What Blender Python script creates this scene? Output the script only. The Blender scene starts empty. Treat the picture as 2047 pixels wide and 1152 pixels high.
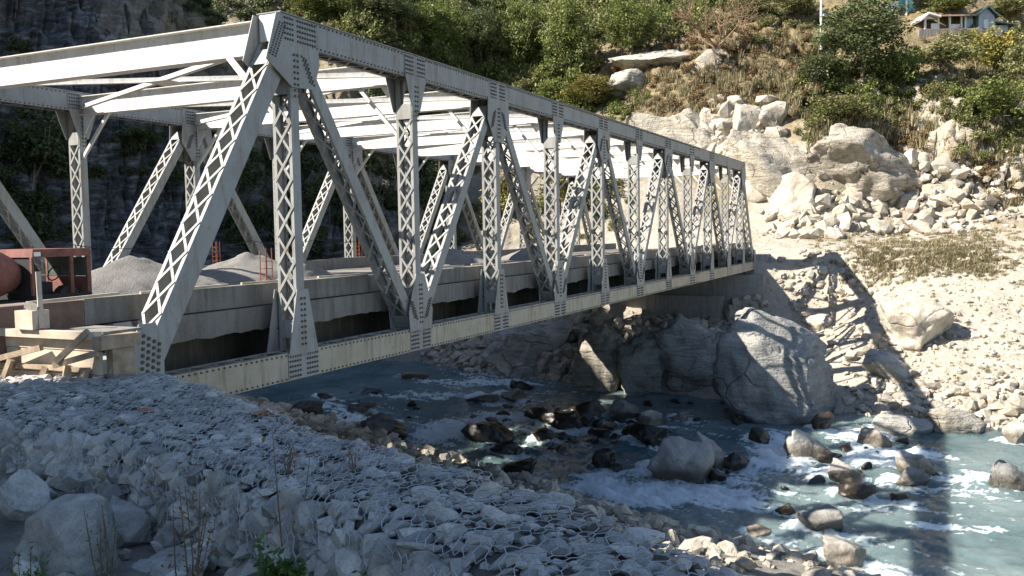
import bpy, bmesh, math, random
import numpy as np
from mathutils import Vector, Matrix

random.seed(7); RNG = np.random.default_rng(7)
R = math.radians
scene = bpy.context.scene
COL = scene.collection

# ------------------------------------------------------------------ camera
F_PX = 1815.4655                       # focal length in photograph pixels (2047 wide)
CAM = np.array([-10.9983, -12.6210, 3.1163])
YAW, PITCH, ROLL = R(25.1274), R(-3.5098), R(-0.91667)
_f = np.array([math.cos(PITCH)*math.cos(YAW), math.cos(PITCH)*math.sin(YAW), math.sin(PITCH)])
_r = np.array([math.sin(YAW), -math.cos(YAW), 0.0]); _u = np.cross(_r, _f)
CR = math.cos(ROLL)*_r + math.sin(ROLL)*_u
CU = -math.sin(ROLL)*_r + math.cos(ROLL)*_u
CF = _f
cam_data = bpy.data.cameras.new('camera'); cam = bpy.data.objects.new('camera', cam_data)
COL.objects.link(cam); scene.camera = cam
cam_data.sensor_width = 36; cam_data.lens = F_PX/2047*36; cam_data.clip_start = 0.1; cam_data.clip_end = 2000
cam.matrix_world = Matrix(((CR[0], CU[0], -CF[0], CAM[0]), (CR[1], CU[1], -CF[1], CAM[1]),
                           (CR[2], CU[2], -CF[2], CAM[2]), (0, 0, 0, 1)))

# ------------------------------------------------------------------ light
SUN_TRAVEL = Vector((0.78, -0.88, -1.0)).normalized()
world = bpy.data.worlds.new('World'); scene.world = world; world.use_nodes = True
wn = world.node_tree.nodes; wl = world.node_tree.links
sky = wn.new('ShaderNodeTexSky'); sky.sky_type = 'NISHITA'; sky.sun_disc = False
sky.sun_elevation = math.asin(-SUN_TRAVEL.z); sky.sun_rotation = math.atan2(-SUN_TRAVEL.x, -SUN_TRAVEL.y) % (2*math.pi)
sky.altitude = 1200; sky.air_density = 1.0; sky.dust_density = 0.6
wl.new(sky.outputs[0], wn['Background'].inputs[0]); wn['Background'].inputs[1].default_value = 0.085
sun_data = bpy.data.lights.new('sun', 'SUN'); sun_data.energy = 5.0; sun_data.angle = R(0.5); sun_data.color = (1.0, 0.94, 0.845)
sun = bpy.data.objects.new('sun', sun_data); COL.objects.link(sun); sun.location = (-60, 70, 90)
sun.rotation_euler = SUN_TRAVEL.to_track_quat('-Z', 'Y').to_euler()
scene.view_settings.view_transform = 'Standard'; scene.view_settings.look = 'None'
scene.view_settings.gamma = 1; scene.view_settings.use_curve_mapping = False
scene.view_settings.exposure = 1.4

# ------------------------------------------------------------------ helpers: noise, rays, meshes
def _hash(ix, iy, iz, seed):
    h = (ix.astype(np.uint32)*np.uint32(374761393) + iy.astype(np.uint32)*np.uint32(668265263)
         + iz.astype(np.uint32)*np.uint32(2147483647) + np.uint32((seed*1274126177) & 0xffffffff))
    h = (h ^ (h >> np.uint32(13)))*np.uint32(1274126177)
    h = (h ^ (h >> np.uint32(16)))*np.uint32(2246822519)
    h = h ^ (h >> np.uint32(15))
    return h.astype(np.float64)/2147483648.0 - 1.0
def vnoise(P, seed=0):
    P = np.asarray(P, float); i = np.floor(P).astype(np.int64); f = P - i; f = f*f*f*(f*(f*6-15)+10)
    x, y, z = i[:, 0], i[:, 1], i[:, 2]; fx, fy, fz = f[:, 0], f[:, 1], f[:, 2]
    o = 0
    for a in (0, 1):
        for b in (0, 1):
            for c in (0, 1):
                o = o + _hash(x+a, y+b, z+c, seed)*(fx if a else 1-fx)*(fy if b else 1-fy)*(fz if c else 1-fz)
    return o
def fbm(P, octv=4, seed=0, gain=0.5, ridged=False):
    P = np.asarray(P, float); a = 1.0; o = 0; n = 0
    for k in range(octv):
        v = vnoise(P*(2.03**k)+17.3*k, seed+k)
        if ridged: v = 1-2*np.abs(v)
        o = o+a*v; n += a; a *= gain
    return o/n
def sstep(a, b, x): t = np.clip((x-a)/(b-a), 0, 1); return t*t*(3-2*t)

def ray(x, y): return CF + CR*(x-1023.5)/F_PX - CU*(y-576)/F_PX
def at_z(x, y, z): d = ray(x, y); return CAM + d*(z-CAM[2])/d[2]
def at_d(x, y, D): return CAM + ray(x, y)*D
def depth(p): return float((np.asarray(p)-CAM) @ CF)
def march(x, y, zf, d0=8, d1=230, n=1500):
    d = ray(x, y); t = np.linspace(d0, d1, n); P = CAM[None]+t[:, None]*d[None]
    g = zf(P[:, 0], P[:, 1]) - P[:, 2]; k = np.argmax(g > 0)
    if g[k] <= 0: return None
    if k == 0: return P[0]
    w = g[k-1]/(g[k-1]-g[k]); return P[k-1]*(1-w)+P[k]*w

def fast_mesh(name, V, Fc, smooth=False):
    V = np.ascontiguousarray(V, dtype=np.float32); Fc = np.ascontiguousarray(Fc, dtype=np.int32)
    m = bpy.data.meshes.new(name); k = Fc.shape[1]
    m.vertices.add(len(V)); m.vertices.foreach_set('co', V.ravel())
    m.loops.add(Fc.size); m.loops.foreach_set('vertex_index', Fc.ravel())
    m.polygons.add(len(Fc)); m.polygons.foreach_set('loop_start', np.arange(0, Fc.size, k, dtype=np.int32))
    m.polygons.foreach_set('loop_total', np.full(len(Fc), k, dtype=np.int32))
    m.polygons.foreach_set('use_smooth', np.full(len(Fc), smooth, dtype=bool))
    m.update(calc_edges=True); m.validate(); return m
def attr(m, name, vals):
    a = m.attributes.new(name, 'FLOAT', 'POINT'); a.data.foreach_set('value', np.ascontiguousarray(vals, dtype=np.float32))
def link(name, mesh, mat=None, parent=None, label=None, cat=None, group=None, kind=None):
    o = bpy.data.objects.new(name, mesh); COL.objects.link(o)
    if mat is not None and mesh is not None and not mesh.materials: mesh.materials.append(mat)
    if parent is not None: o.parent = parent
    if label: o['label'] = label
    if cat: o['category'] = cat
    if group: o['group'] = group
    if kind: o['kind'] = kind
    return o
def empty(name, loc, label=None, cat=None, group=None, kind=None):
    o = link(name, None, label=label, cat=cat, group=group, kind=kind); o.location = loc; o.empty_display_size = 0.3; return o

class MB:
    """collects polygons for one mesh"""
    def __init__(s): s.V = []; s.F = []; s.n = 0
    def add(s, V, Fc):
        s.V.extend([tuple(v) for v in V]); s.F.extend([tuple(i+s.n for i in f) for f in Fc]); s.n += len(V)
    def box(s, c, ax, ay, az):
        c, ax, ay, az = (np.asarray(v, float) for v in (c, ax, ay, az))
        V = [c+i*ax+j*ay+k*az for i in (-1, 1) for j in (-1, 1) for k in (-1, 1)]
        s.add(V, [(0, 1, 3, 2), (4, 6, 7, 5), (0, 4, 5, 1), (2, 3, 7, 6), (0, 2, 6, 4), (1, 5, 7, 3)])
    def abox(s, x0, x1, y0, y1, z0, z1):
        s.box(((x0+x1)/2, (y0+y1)/2, (z0+z1)/2), ((x1-x0)/2, 0, 0), (0, (y1-y0)/2, 0), (0, 0, (z1-z0)/2))
    def bar(s, p0, p1, w, h, up=(0, 0, 1)):
        p0, p1 = np.asarray(p0, float), np.asarray(p1, float); a = p1-p0; L = np.linalg.norm(a); a = a/L
        up = np.asarray(up, float); b = np.cross(a, up)
        if np.linalg.norm(b) < 1e-6: b = np.cross(a, (1, 0, 0))
        b /= np.linalg.norm(b); c = np.cross(b, a)
        s.box((p0+p1)/2, a*L/2, b*w/2, c*h/2)
    def tube(s, pts, r, n=6):
        pts = [np.asarray(p, float) for p in pts]; rr = r if hasattr(r, '__len__') else [r]*len(pts); base = s.n; V = []
        for i, p in enumerate(pts):
            t = pts[min(i+1, len(pts)-1)]-pts[max(i-1, 0)]; t = t/(np.linalg.norm(t)+1e-9)
            b = np.cross(t, (0, 0, 1)); b = np.cross(t, (1, 0, 0)) if np.linalg.norm(b) < 1e-3 else b
            b /= np.linalg.norm(b); c = np.cross(t, b)
            for k in range(n): V.append(p+rr[i]*(math.cos(2*math.pi*k/n)*b+math.sin(2*math.pi*k/n)*c))
        Fc = [(i*n+k, i*n+(k+1) % n, (i+1)*n+(k+1) % n, (i+1)*n+k) for i in range(len(pts)-1) for k in range(n)]
        Fc += [tuple(range(n))[::-1], tuple((len(pts)-1)*n+k for k in range(n))]
        s.add(V, Fc)
    def prism_y(s, poly, y0, y1):
        n = len(poly); V = [(x, y0, z) for x, z in poly]+[(x, y1, z) for x, z in poly]
        s.add(V, [tuple(range(n)), tuple(range(2*n-1, n-1, -1))]+[(i, i+n, (i+1) % n+n, (i+1) % n) for i in range(n)])
    def prism_x(s, poly, x0, x1):
        n = len(poly); V = [(x0, y, z) for y, z in poly]+[(x1, y, z) for y, z in poly]
        s.add(V, [tuple(range(n))[::-1], tuple(range(n, 2*n))]+[(i, (i+1) % n, (i+1) % n+n, i+n) for i in range(n)])
    def build(s, name, mat, parent=None, smooth=False, **kw):
        m = bpy.data.meshes.new(name); m.from_pydata([tuple(map(float, v)) for v in s.V], [], s.F)
        bm = bmesh.new(); bm.from_mesh(m); bmesh.ops.recalc_face_normals(bm, faces=bm.faces); bm.to_mesh(m); bm.free()
        if smooth: m.polygons.foreach_set('use_smooth', [True]*len(m.polygons))
        m.update(); return link(name, m, mat, parent, **kw)

# ------------------------------------------------------------------ materials
def new_mat(name):
    m = bpy.data.materials.new(name); m.use_nodes = True; return m, m.node_tree.nodes, m.node_tree.links, m.node_tree.nodes['Principled BSDF']
def nd(N, t, **kw):
    n = N.new(t)
    for k, v in kw.items(): setattr(n, k, v)
    return n
def mixc(N, L, fac, a, b, mode='MIX'):
    m = nd(N, 'ShaderNodeMix', data_type='RGBA', blend_type=mode); m.clamp_factor = True
    for s, v in ((m.inputs[0], fac), (m.inputs[6], a), (m.inputs[7], b)):
        if hasattr(v, 'is_linked'): L.new(v, s)
        elif isinstance(v, (int, float)): s.default_value = v
        else: s.default_value = (*v[:3], 1)
    return m.outputs[2]
def noise(N, L, vec, scale, detail=4, rough=0.55, dist=0.0):
    n = nd(N, 'ShaderNodeTexNoise'); n.inputs['Scale'].default_value = scale; n.inputs['Detail'].default_value = detail
    n.inputs['Roughness'].default_value = rough; n.inputs['Distortion'].default_value = dist
    if vec is not None: L.new(vec, n.inputs['Vector'])
    return n.outputs['Fac']
def ramp(N, L, fac, stops):
    r = nd(N, 'ShaderNodeValToRGB'); e = r.color_ramp.elements
    while len(e) < len(stops): e.new(0.5)
    for k, (p, c) in enumerate(stops): e[k].position = p; e[k].color = (*c, 1) if hasattr(c, '__len__') else (c, c, c, 1)
    L.new(fac, r.inputs[0]); return r.outputs[0]
def math_(N, L, op, a, b=0.0, clamp=False):
    m = nd(N, 'ShaderNodeMath', operation=op); m.use_clamp = clamp
    for s, v in ((m.inputs[0], a), (m.inputs[1], b)):
        if hasattr(v, 'is_linked'): L.new(v, s)
        else: s.default_value = v
    return m.outputs[0]
def bump(N, L, h, strength, dist, bsdf):
    b = nd(N, 'ShaderNodeBump'); b.inputs['Strength'].default_value = strength; b.inputs['Distance'].default_value = dist
    L.new(h, b.inputs['Height']); L.new(b.outputs[0], bsdf.inputs['Normal'])
def pos(N): return nd(N, 'ShaderNodeNewGeometry').outputs['Position']
def stretch(N, L, vec, sx, sy, sz, rot=(0, 0, 0)):
    m = nd(N, 'ShaderNodeMapping'); m.inputs['Scale'].default_value = (sx, sy, sz); m.inputs['Rotation'].default_value = rot
    L.new(vec, m.inputs['Vector']); return m.outputs[0]

def rock_mat(name, c1, c2, c3, scale=1.0, bumpd=0.05, tint=None, strata=0.0, wet=None, vary=(0.78, 1.16), rough=0.9, crack=0.0):
    m, N, L, B = new_mat(name); p = pos(N)
    n1 = noise(N, L, p, 0.9*scale, 5, 0.6, 0.4); col = ramp(N, L, n1, [(0.3, c1), (0.5, c2), (0.72, c3)])
    n2 = noise(N, L, p, 14*scale, 5, 0.7); col = mixc(N, L, 0.55, col, ramp(N, L, n2, [(0.32, 0.45), (0.55, 1.0), (0.75, 1.12)]), 'MULTIPLY')
    h = math_(N, L, 'ADD', math_(N, L, 'MULTIPLY', noise(N, L, p, 4*scale, 8, 0.62, 0.2), 1.0), math_(N, L, 'MULTIPLY', n2, 0.25))
    if strata:
        sp = stretch(N, L, p, 0.35*scale, 0.35*scale, 2.6*scale, (0.25, 0.3, 0))
        ns = noise(N, L, sp, 1.6, 7, 0.65, 0.9); h = math_(N, L, 'ADD', h, math_(N, L, 'MULTIPLY', ns, strata))
        col = mixc(N, L, 0.5, col, ramp(N, L, ns, [(0.38, 0.55), (0.52, 1.0)]), 'MULTIPLY')
    if crack:
        dv = nd(N, 'ShaderNodeVectorMath', operation='ADD'); wn_ = nd(N, 'ShaderNodeTexNoise'); wn_.inputs['Scale'].default_value = 0.8; wn_.inputs['Detail'].default_value = 4; L.new(p, wn_.inputs['Vector'])
        L.new(stretch(N, L, p, 0.7, 0.7, 1.0, (0.4, 0.3, 0.2)), dv.inputs[0]); L.new(wn_.outputs['Color'], dv.inputs[1])
        vo = nd(N, 'ShaderNodeTexVoronoi', feature='DISTANCE_TO_EDGE'); vo.inputs['Scale'].default_value = crack; L.new(dv.outputs[0], vo.inputs['Vector'])
        ck = ramp(N, L, vo.outputs['Distance'], [(0.0, 0.0), (0.03, 1.0)]); ck = math_(N, L, 'MAXIMUM', ck, ramp(N, L, noise(N, L, p, 0.55, 3, 0.6), [(0.44, 0.0), (0.54, 1.0)])); col = mixc(N, L, 0.55, col, mixc(N, L, ck, (0.35, 0.3, 0.25), (1, 1, 1)), 'MULTIPLY')
        h = math_(N, L, 'ADD', h, math_(N, L, 'MULTIPLY', ck, 0.8))
    if tint == 'attr': r = nd(N, 'ShaderNodeAttribute', attribute_name='tint').outputs['Fac']
    else: r = nd(N, 'ShaderNodeObjectInfo').outputs['Random']
    lo, hi = vary
    col = mixc(N, L, 1.0, col, ramp(N, L, r, [(0, (lo, lo*0.99, lo*0.97)), (0.5, (1, 0.97, 0.92)), (0.8, (hi, hi*0.97, hi*0.9)), (1, (0.95, 0.86, 0.74))]), 'MULTIPLY')
    B.inputs['Roughness'].default_value = rough
    if wet is not None:
        z = nd(N, 'ShaderNodeSeparateXYZ'); L.new(p, z.inputs[0])
        w = math_(N, L, 'ADD', z.outputs[2], math_(N, L, 'MULTIPLY', noise(N, L, p, 2.5, 3), -0.45))
        wf = nd(N, 'ShaderNodeMapRange'); wf.inputs[1].default_value = wet-0.28; wf.inputs[2].default_value = wet+0.12; wf.inputs[3].default_value = 1; wf.inputs[4].default_value = 0
        L.new(w, wf.inputs[0]); col = mixc(N, L, wf.outputs[0], col, mixc(N, L, 1.0, col, (0.36, 0.32, 0.27), 'MULTIPLY'))
        L.new(mixc(N, L, wf.outputs[0], (rough,)*3, (0.3,)*3), B.inputs['Roughness'])
    L.new(col, B.inputs['Base Color']); bump(N, L, h, 0.9, bumpd, B); return m

M = {}
M['pale'] = rock_mat('pale_rock', (0.28, 0.25, 0.205), (0.42, 0.38, 0.32), (0.52, 0.485, 0.42), 1.0, 0.08, crack=0.55, vary=(0.66, 1.14))
M['pale_attr'] = rock_mat('pale_rubble', (0.27, 0.245, 0.205), (0.40, 0.365, 0.31), (0.50, 0.47, 0.41), 1.0, 0.05, tint='attr', vary=(0.62, 1.14))
M['pale_strata'] = rock_mat('layered_pale_rock', (0.29, 0.26, 0.215), (0.42, 0.385, 0.325), (0.52, 0.49, 0.435), 1.0, 0.20, strata=2.0, crack=0.45)
M['grey_strata'] = rock_mat('layered_grey_rock', (0.27, 0.265, 0.25), (0.39, 0.385, 0.365), (0.50, 0.485, 0.455), 1.0, 0.16, strata=1.6, crack=0.5)
M['river'] = rock_mat('river_rock', (0.24, 0.235, 0.225), (0.36, 0.35, 0.33), (0.48, 0.465, 0.44), 1.6, 0.07, wet=-6.62, vary=(0.6, 1.2))
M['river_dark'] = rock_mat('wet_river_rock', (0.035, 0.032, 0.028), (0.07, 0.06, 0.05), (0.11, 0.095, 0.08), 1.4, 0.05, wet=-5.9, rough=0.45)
M['gabion'] = rock_mat('gabion_stone', (0.25, 0.25, 0.24), (0.42, 0.42, 0.40), (0.58, 0.575, 0.55), 3.0, 0.012, vary=(0.6, 1.25))
M['gabion_attr'] = rock_mat('gabion_fill', (0.25, 0.25, 0.24), (0.42, 0.42, 0.40), (0.58, 0.575, 0.55), 3.0, 0.012, tint='attr', vary=(0.6, 1.25))
M['boulder_near'] = rock_mat('near_boulder', (0.20, 0.20, 0.20), (0.31, 0.31, 0.30), (0.44, 0.435, 0.42), 4.0, 0.02)

def steel_mat(name, base, stain, rust=0.35):
    m, N, L, B = new_mat(name); p = pos(N)
    n1 = noise(N, L, p, 1.3, 6, 0.65, 0.3)
    sp = stretch(N, L, p, 6, 6, 0.7); n2 = noise(N, L, sp, 1.2, 5, 0.6)
    col = mixc(N, L, ramp(N, L, n1, [(0.42, 0.0), (0.75, 0.7)]), base, stain)
    col = mixc(N, L, math_(N, L, 'MULTIPLY', ramp(N, L, n2, [(0.50, 0.0), (0.70, 1.0)]), rust), col, (0.17, 0.13, 0.085))
    n3 = noise(N, L, p, 9, 4, 0.7); col = mixc(N, L, math_(N, L, 'MULTIPLY', ramp(N, L, n3, [(0.60, 0.0), (0.70, 1.0)]), 0.55), col, (0.13, 0.085, 0.05))
    L.new(col, B.inputs['Base Color']); B.inputs['Roughness'].default_value = 0.55; B.inputs['Specular IOR Level'].default_value = 0.35
    bump(N, L, n3, 0.12, 0.01, B); return m
M['steel'] = steel_mat('painted_steel', (0.29, 0.295, 0.285), (0.20, 0.19, 0.165), 0.65)  # base lowered to the grey of the shaded truss faces
M['steel_sunlit'] = steel_mat('sunlit_beam_steel', (0.62, 0.61, 0.58), (0.50, 0.46, 0.38), 0.3)  # same steel for the beams, their sunlit white put into the colour
M['steel_cream'] = steel_mat('stained_chord_steel', (0.40, 0.355, 0.275), (0.28, 0.225, 0.15), 0.75)

M['girder'] = steel_mat('shaded_girder_steel', (0.055, 0.048, 0.036), (0.035, 0.03, 0.022), 0.5)  # near-black base stands in for the shade under the deck
def plain(name, c, rough=0.8, sc=6.0, amt=0.35, metal=0.0, bd=0.01):
    m, N, L, B = new_mat(name); p = pos(N); n = noise(N, L, p, sc, 5, 0.65)
    col = mixc(N, L, 1.0, c, ramp(N, L, n, [(0.3, 1-amt), (0.7, 1+amt*0.5)]), 'MULTIPLY')
    L.new(col, B.inputs['Base Color']); B.inputs['Roughness'].default_value = rough; B.inputs['Metallic'].default_value = metal
    bump(N, L, n, 0.5, bd, B); return m
M['bolt'] = plain('dark_bolt', (0.035, 0.034, 0.033), 0.5)
M['wire'] = plain('galvanised_wire', (0.40, 0.42, 0.44), 0.5, metal=0.2)
M['rust'] = plain('rusty_bar', (0.24, 0.075, 0.035), 0.8)
M['orange'] = plain('faded_orange_paint', (0.21, 0.085, 0.065), 0.8, 3.0, 0.55)
M['dark'] = plain('dark_interior', (0.02, 0.02, 0.02), 0.8)
M['tyre'] = plain('rubber', (0.025, 0.025, 0.025), 0.8)
M['glass'] = plain('dusty_glass', (0.10, 0.12, 0.11), 0.15)
M['white'] = plain('white_paint', (0.72, 0.71, 0.68), 0.6, 4, 0.15)
M['cyan'] = plain('cyan_cloth', (0.10, 0.42, 0.52), 0.8, 3, 0.2)
M['bluegrey'] = plain('bluegrey_sheet', (0.36, 0.43, 0.48), 0.6, 3, 0.2)
M['greenroof'] = plain('dark_green_roof', (0.05, 0.10, 0.10), 0.6)
M['tanroof'] = plain('weathered_roof', (0.36, 0.25, 0.16), 0.8)
M['wood'] = plain('weathered_timber', (0.34, 0.26, 0.18), 0.85, 5, 0.45)
M['woodpale'] = plain('pale_shuttering', (0.52, 0.43, 0.33), 0.85, 3.5, 0.3)
M['ply'] = plain('red_brown_shuttering', (0.17, 0.105, 0.08), 0.85, 2.2, 0.5)
M['brick'] = plain('orange_brick', (0.34, 0.19, 0.12), 0.9)
M['bark'] = plain('bark', (0.17, 0.13, 0.09), 0.95, 8, 0.5, bd=0.03)
M['barepale'] = plain('bare_twigs', (0.23, 0.15, 0.09), 0.95, 8, 0.4)
M['plastic'] = plain('green_plastic', (0.05, 0.30, 0.14), 0.4)
M['cloth_white'] = plain('white_plastic_bag', (0.62, 0.62, 0.62), 0.6)
def concrete(name, c, stain):
    m, N, L, B = new_mat(name); p = pos(N)
    n1 = noise(N, L, p, 0.8, 6, 0.65, 0.4); n2 = noise(N, L, stretch(N, L, p, 5, 5, 0.5), 1.0, 5, 0.6); n3 = noise(N, L, p, 22, 4, 0.7)
    col = mixc(N, L, ramp(N, L, n1, [(0.35, 0.0), (0.7, 0.8)]), c, stain)
    col = mixc(N, L, math_(N, L, 'MULTIPLY', ramp(N, L, n2, [(0.48, 0.0), (0.66, 1.0)]), 0.5), col, [v*0.45 for v in stain])
    col = mixc(N, L, 0.4, col, ramp(N, L, n3, [(0.3, 0.6), (0.6, 1.05)]), 'MULTIPLY')
    L.new(col, B.inputs['Base Color']); B.inputs['Roughness'].default_value = 0.92
    bump(N, L, math_(N, L, 'ADD', n3, n1), 0.5, 0.02, B); return m
M['conc'] = concrete('rough_concrete', (0.235, 0.215, 0.19), (0.155, 0.14, 0.12))
M['conc_ab'] = concrete('abutment_concrete', (0.33, 0.32, 0.30), (0.22, 0.21, 0.19))

def sand_mat():
    m, N, L, B = new_mat('sand_heap'); p = pos(N); n = noise(N, L, p, 2.0, 6, 0.6); n2 = noise(N, L, p, 30, 4, 0.7)
    col = mixc(N, L, 0.6, ramp(N, L, n, [(0.3, (0.21, 0.20, 0.185)), (0.7, (0.32, 0.30, 0.275))]), ramp(N, L, n2, [(0.3, 0.55), (0.6, 1.1)]), 'MULTIPLY')
    L.new(col, B.inputs['Base Color']); B.inputs['Roughness'].default_value = 0.95; bump(N, L, math_(N, L, 'ADD', n2, n), 0.9, 0.10, B); return m
M['sand'] = sand_mat()

def leaf_mat(name, stops, trans=0.25):
    m, N, L, B = new_mat(name); a = nd(N, 'ShaderNodeAttribute', attribute_name='tint').outputs['Fac']
    col = ramp(N, L, a, stops); r = nd(N, 'ShaderNodeObjectInfo').outputs['Random']
    col = mixc(N, L, 1.0, col, ramp(N, L, r, [(0, 0.8), (1, 1.15)]), 'MULTIPLY')
    L.new(col, B.inputs['Base Color']); B.inputs['Roughness'].default_value = 0.6; B.inputs['Specular IOR Level'].default_value = 0.25
    t = nd(N, 'ShaderNodeBsdfTranslucent'); L.new(col, t.inputs[0]); mx = nd(N, 'ShaderNodeMixShader'); mx.inputs[0].default_value = trans
    L.new(B.outputs[0], mx.inputs[1]); L.new(t.outputs[0], mx.inputs[2]); L.new(mx.outputs[0], N['Material Output'].inputs[0]); return m
M['leaf_green'] = leaf_mat('mid_green_leaves', [(0, (0.07, 0.095, 0.025)), (0.6, (0.19, 0.22, 0.06)), (1, (0.34, 0.34, 0.12))])
M['leaf_dark'] = leaf_mat('dark_green_leaves', [(0, (0.04, 0.055, 0.022)), (0.6, (0.105, 0.125, 0.05)), (1, (0.20, 0.21, 0.09))])
M['leaf_yellow'] = leaf_mat('yellowing_leaves', [(0, (0.09, 0.10, 0.03)), (0.6, (0.22, 0.20, 0.05)), (1, (0.42, 0.30, 0.05))])
M['leaf_dry'] = leaf_mat('dry_brown_leaves', [(0, (0.14, 0.09, 0.045)), (0.6, (0.27, 0.18, 0.09)), (1, (0.38, 0.28, 0.16))])
M['leaf_olive'] = leaf_mat('olive_scrub_leaves', [(0, (0.08, 0.09, 0.035)), (0.6, (0.19, 0.19, 0.075)), (1, (0.32, 0.29, 0.13))])
M['grass'] = leaf_mat('dry_grass', [(0, (0.14, 0.12, 0.06)), (0.5, (0.28, 0.24, 0.13)), (1, (0.44, 0.38, 0.24))], 0.3)
M['weed'] = leaf_mat('fresh_weed_leaves', [(0, (0.04, 0.08, 0.02)), (0.6, (0.09, 0.17, 0.035)), (1, (0.15, 0.24, 0.06))])

# ------------------------------------------------------------------ terrain
WATER_Z = -7.0
ST = [  # far-bank stations: waterline point, inland profile (distance, height)
    ((38.5, -120), [(-40, -9), (0, -7.4), (2, -6.4), (10, -3), (22, 1.4), (36, 2.6), (40, 5), (44, 10), (50, 15), (62, 23), (78, 31), (120, 58), (200, 100)]),
    ((38.2, -20), [(-40, -9), (0, -7.4), (2, -6.4), (10, -3), (22, 1.4), (36, 2.6), (40, 5), (44, 10), (50, 15), (62, 23), (78, 31), (120, 58), (200, 100)]),
    ((40.0, -9), [(-40, -9), (0, -7.4), (2, -6.4), (9, -3), (20, 1.4), (33, 2.6), (36, 5.5), (39.5, 12), (47, 16), (62, 23), (78, 31), (120, 58), (200, 100)]),
    ((41.8, -1), [(-40, -9), (0, -7.4), (2, -6), (11, -4.9), (16, -4.3), (19.3, 1.3), (32, 2.3), (35, 6), (38, 12), (44, 16.5), (56, 24), (72, 33), (115, 60), (200, 100)]),
    ((44.0, 7), [(-40, -9), (0, -7.4), (2, -5.5), (8, -4.4), (14.0, -3.9), (17, 1.3), (26, 2.3), (30, 7), (33, 12), (40, 17), (54, 26), (70, 36), (115, 62), (200, 100)]),
    ((50, 25), [(-40, -9), (0, -7.4), (2, -6), (7, -3), (12, 0.5), (17, 2.5), (22, 7), (28, 13), (40, 23), (56, 34), (110, 66), (200, 100)]),
    ((47, 37), [(-40, -9), (0, -7.4), (2, -4), (5, 0), (8, 6), (13, 15), (20, 23), (32, 30), (90, 56), (200, 90)]),
    ((36, 46), [(-40, -9), (0, -7.4), (2, -2), (4, 6), (7, 16), (12, 27), (20, 34), (90, 58), (200, 90)]),
    ((20, 52), [(-40, -9), (0, -7.4), (2, -1), (4, 10), (8, 30), (14, 44), (20, 47), (90, 60), (200, 90)]),
    ((-5, 56), [(-40, -9), (0, -7.4), (2, 0), (4, 16), (8, 46), (12, 64), (20, 70), (90, 76), (200, 95)]),
    ((-60, 60), [(-40, -9), (0, -7.4), (2, 0), (4, 16), (8, 46), (12, 64), (20, 70), (90, 76), (200, 95)]),
]
def poly_sd(PX, PY, pts):
    """distance inland (right-hand side of travel positive) and station parameter of the nearest point of a polyline"""
    best = np.full(PX.shape, 1e9); S = np.zeros(PX.shape); U = np.zeros(PX.shape)
    for i in range(len(pts)-1):
        ax, ay = pts[i]; bx, by = pts[i+1]; dx, dy = bx-ax, by-ay; L2 = dx*dx+dy*dy
        t = np.clip(((PX-ax)*dx+(PY-ay)*dy)/L2, 0, 1); ex, ey = PX-ax-t*dx, PY-ay-t*dy; d = np.hypot(ex, ey)
        sgn = np.where(dy*(PX-ax)-dx*(PY-ay) >= 0, 1.0, -1.0); k = d < best-1e-9
        best = np.where(k, d, best); S = np.where(k, d*sgn, S); U = np.where(k, i+t, U)
    return S, U
def far_raw(X, Y):
    X = np.asarray(X, float); Y = np.asarray(Y, float)
    S, U = poly_sd(X, Y, [s[0] for s in ST])
    Z = np.zeros(X.shape); Zs = [np.interp(S, [q[0] for q in s[1]], [q[1] for q in s[1]]) for s in ST]
    i = np.clip(np.floor(U).astype(int), 0, len(ST)-2); t = U-i; t = t*t*(3-2*t)
    A = np.stack(Zs); flat = np.arange(X.size); Af = A.reshape(len(ST), -1); i_ = i.ravel()
    Z = (Af[i_, flat]*(1-t.ravel())+Af[i_+1, flat]*t.ravel()).reshape(X.shape)
    return Z, S, U
def far_z(X, Y):
    Z, S, U = far_raw(X, Y); P = np.stack([X, Y, Z*0.6], -1).reshape(-1, 3)
    slope_amp = sstep(30, 44, S)*sstep(8, 2, U-0)  # upper hillside
    left = sstep(4.6, 6.2, U)
    n1 = fbm(P*0.09, 3, 3).reshape(S.shape); n2 = fbm(P*0.35, 4, 9, ridged=True).reshape(S.shape); n3 = fbm(P*1.1, 3, 21).reshape(S.shape)
    cliff = sstep(34, 38, S)*sstep(52, 44, S)*(1-left)
    A = sstep(0.0, 6.0, S)
    road = sstep(20, 24, S)*sstep(36, 33, S)*(1-left)
    a1 = 0.35+2.2*sstep(38, 60, S)*(1-left)+2.4*left; a2 = 0.22+0.55*cliff+0.8*sstep(48, 60, S)*(1-left)+1.3*left*sstep(1, 6, S); a3 = 0.10+0.22*cliff+0.30*left
    return Z + (1-0.75*road)*(A*a1*n1 + (0.2+0.8*A)*a2*n2 + a3*n3)

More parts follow.
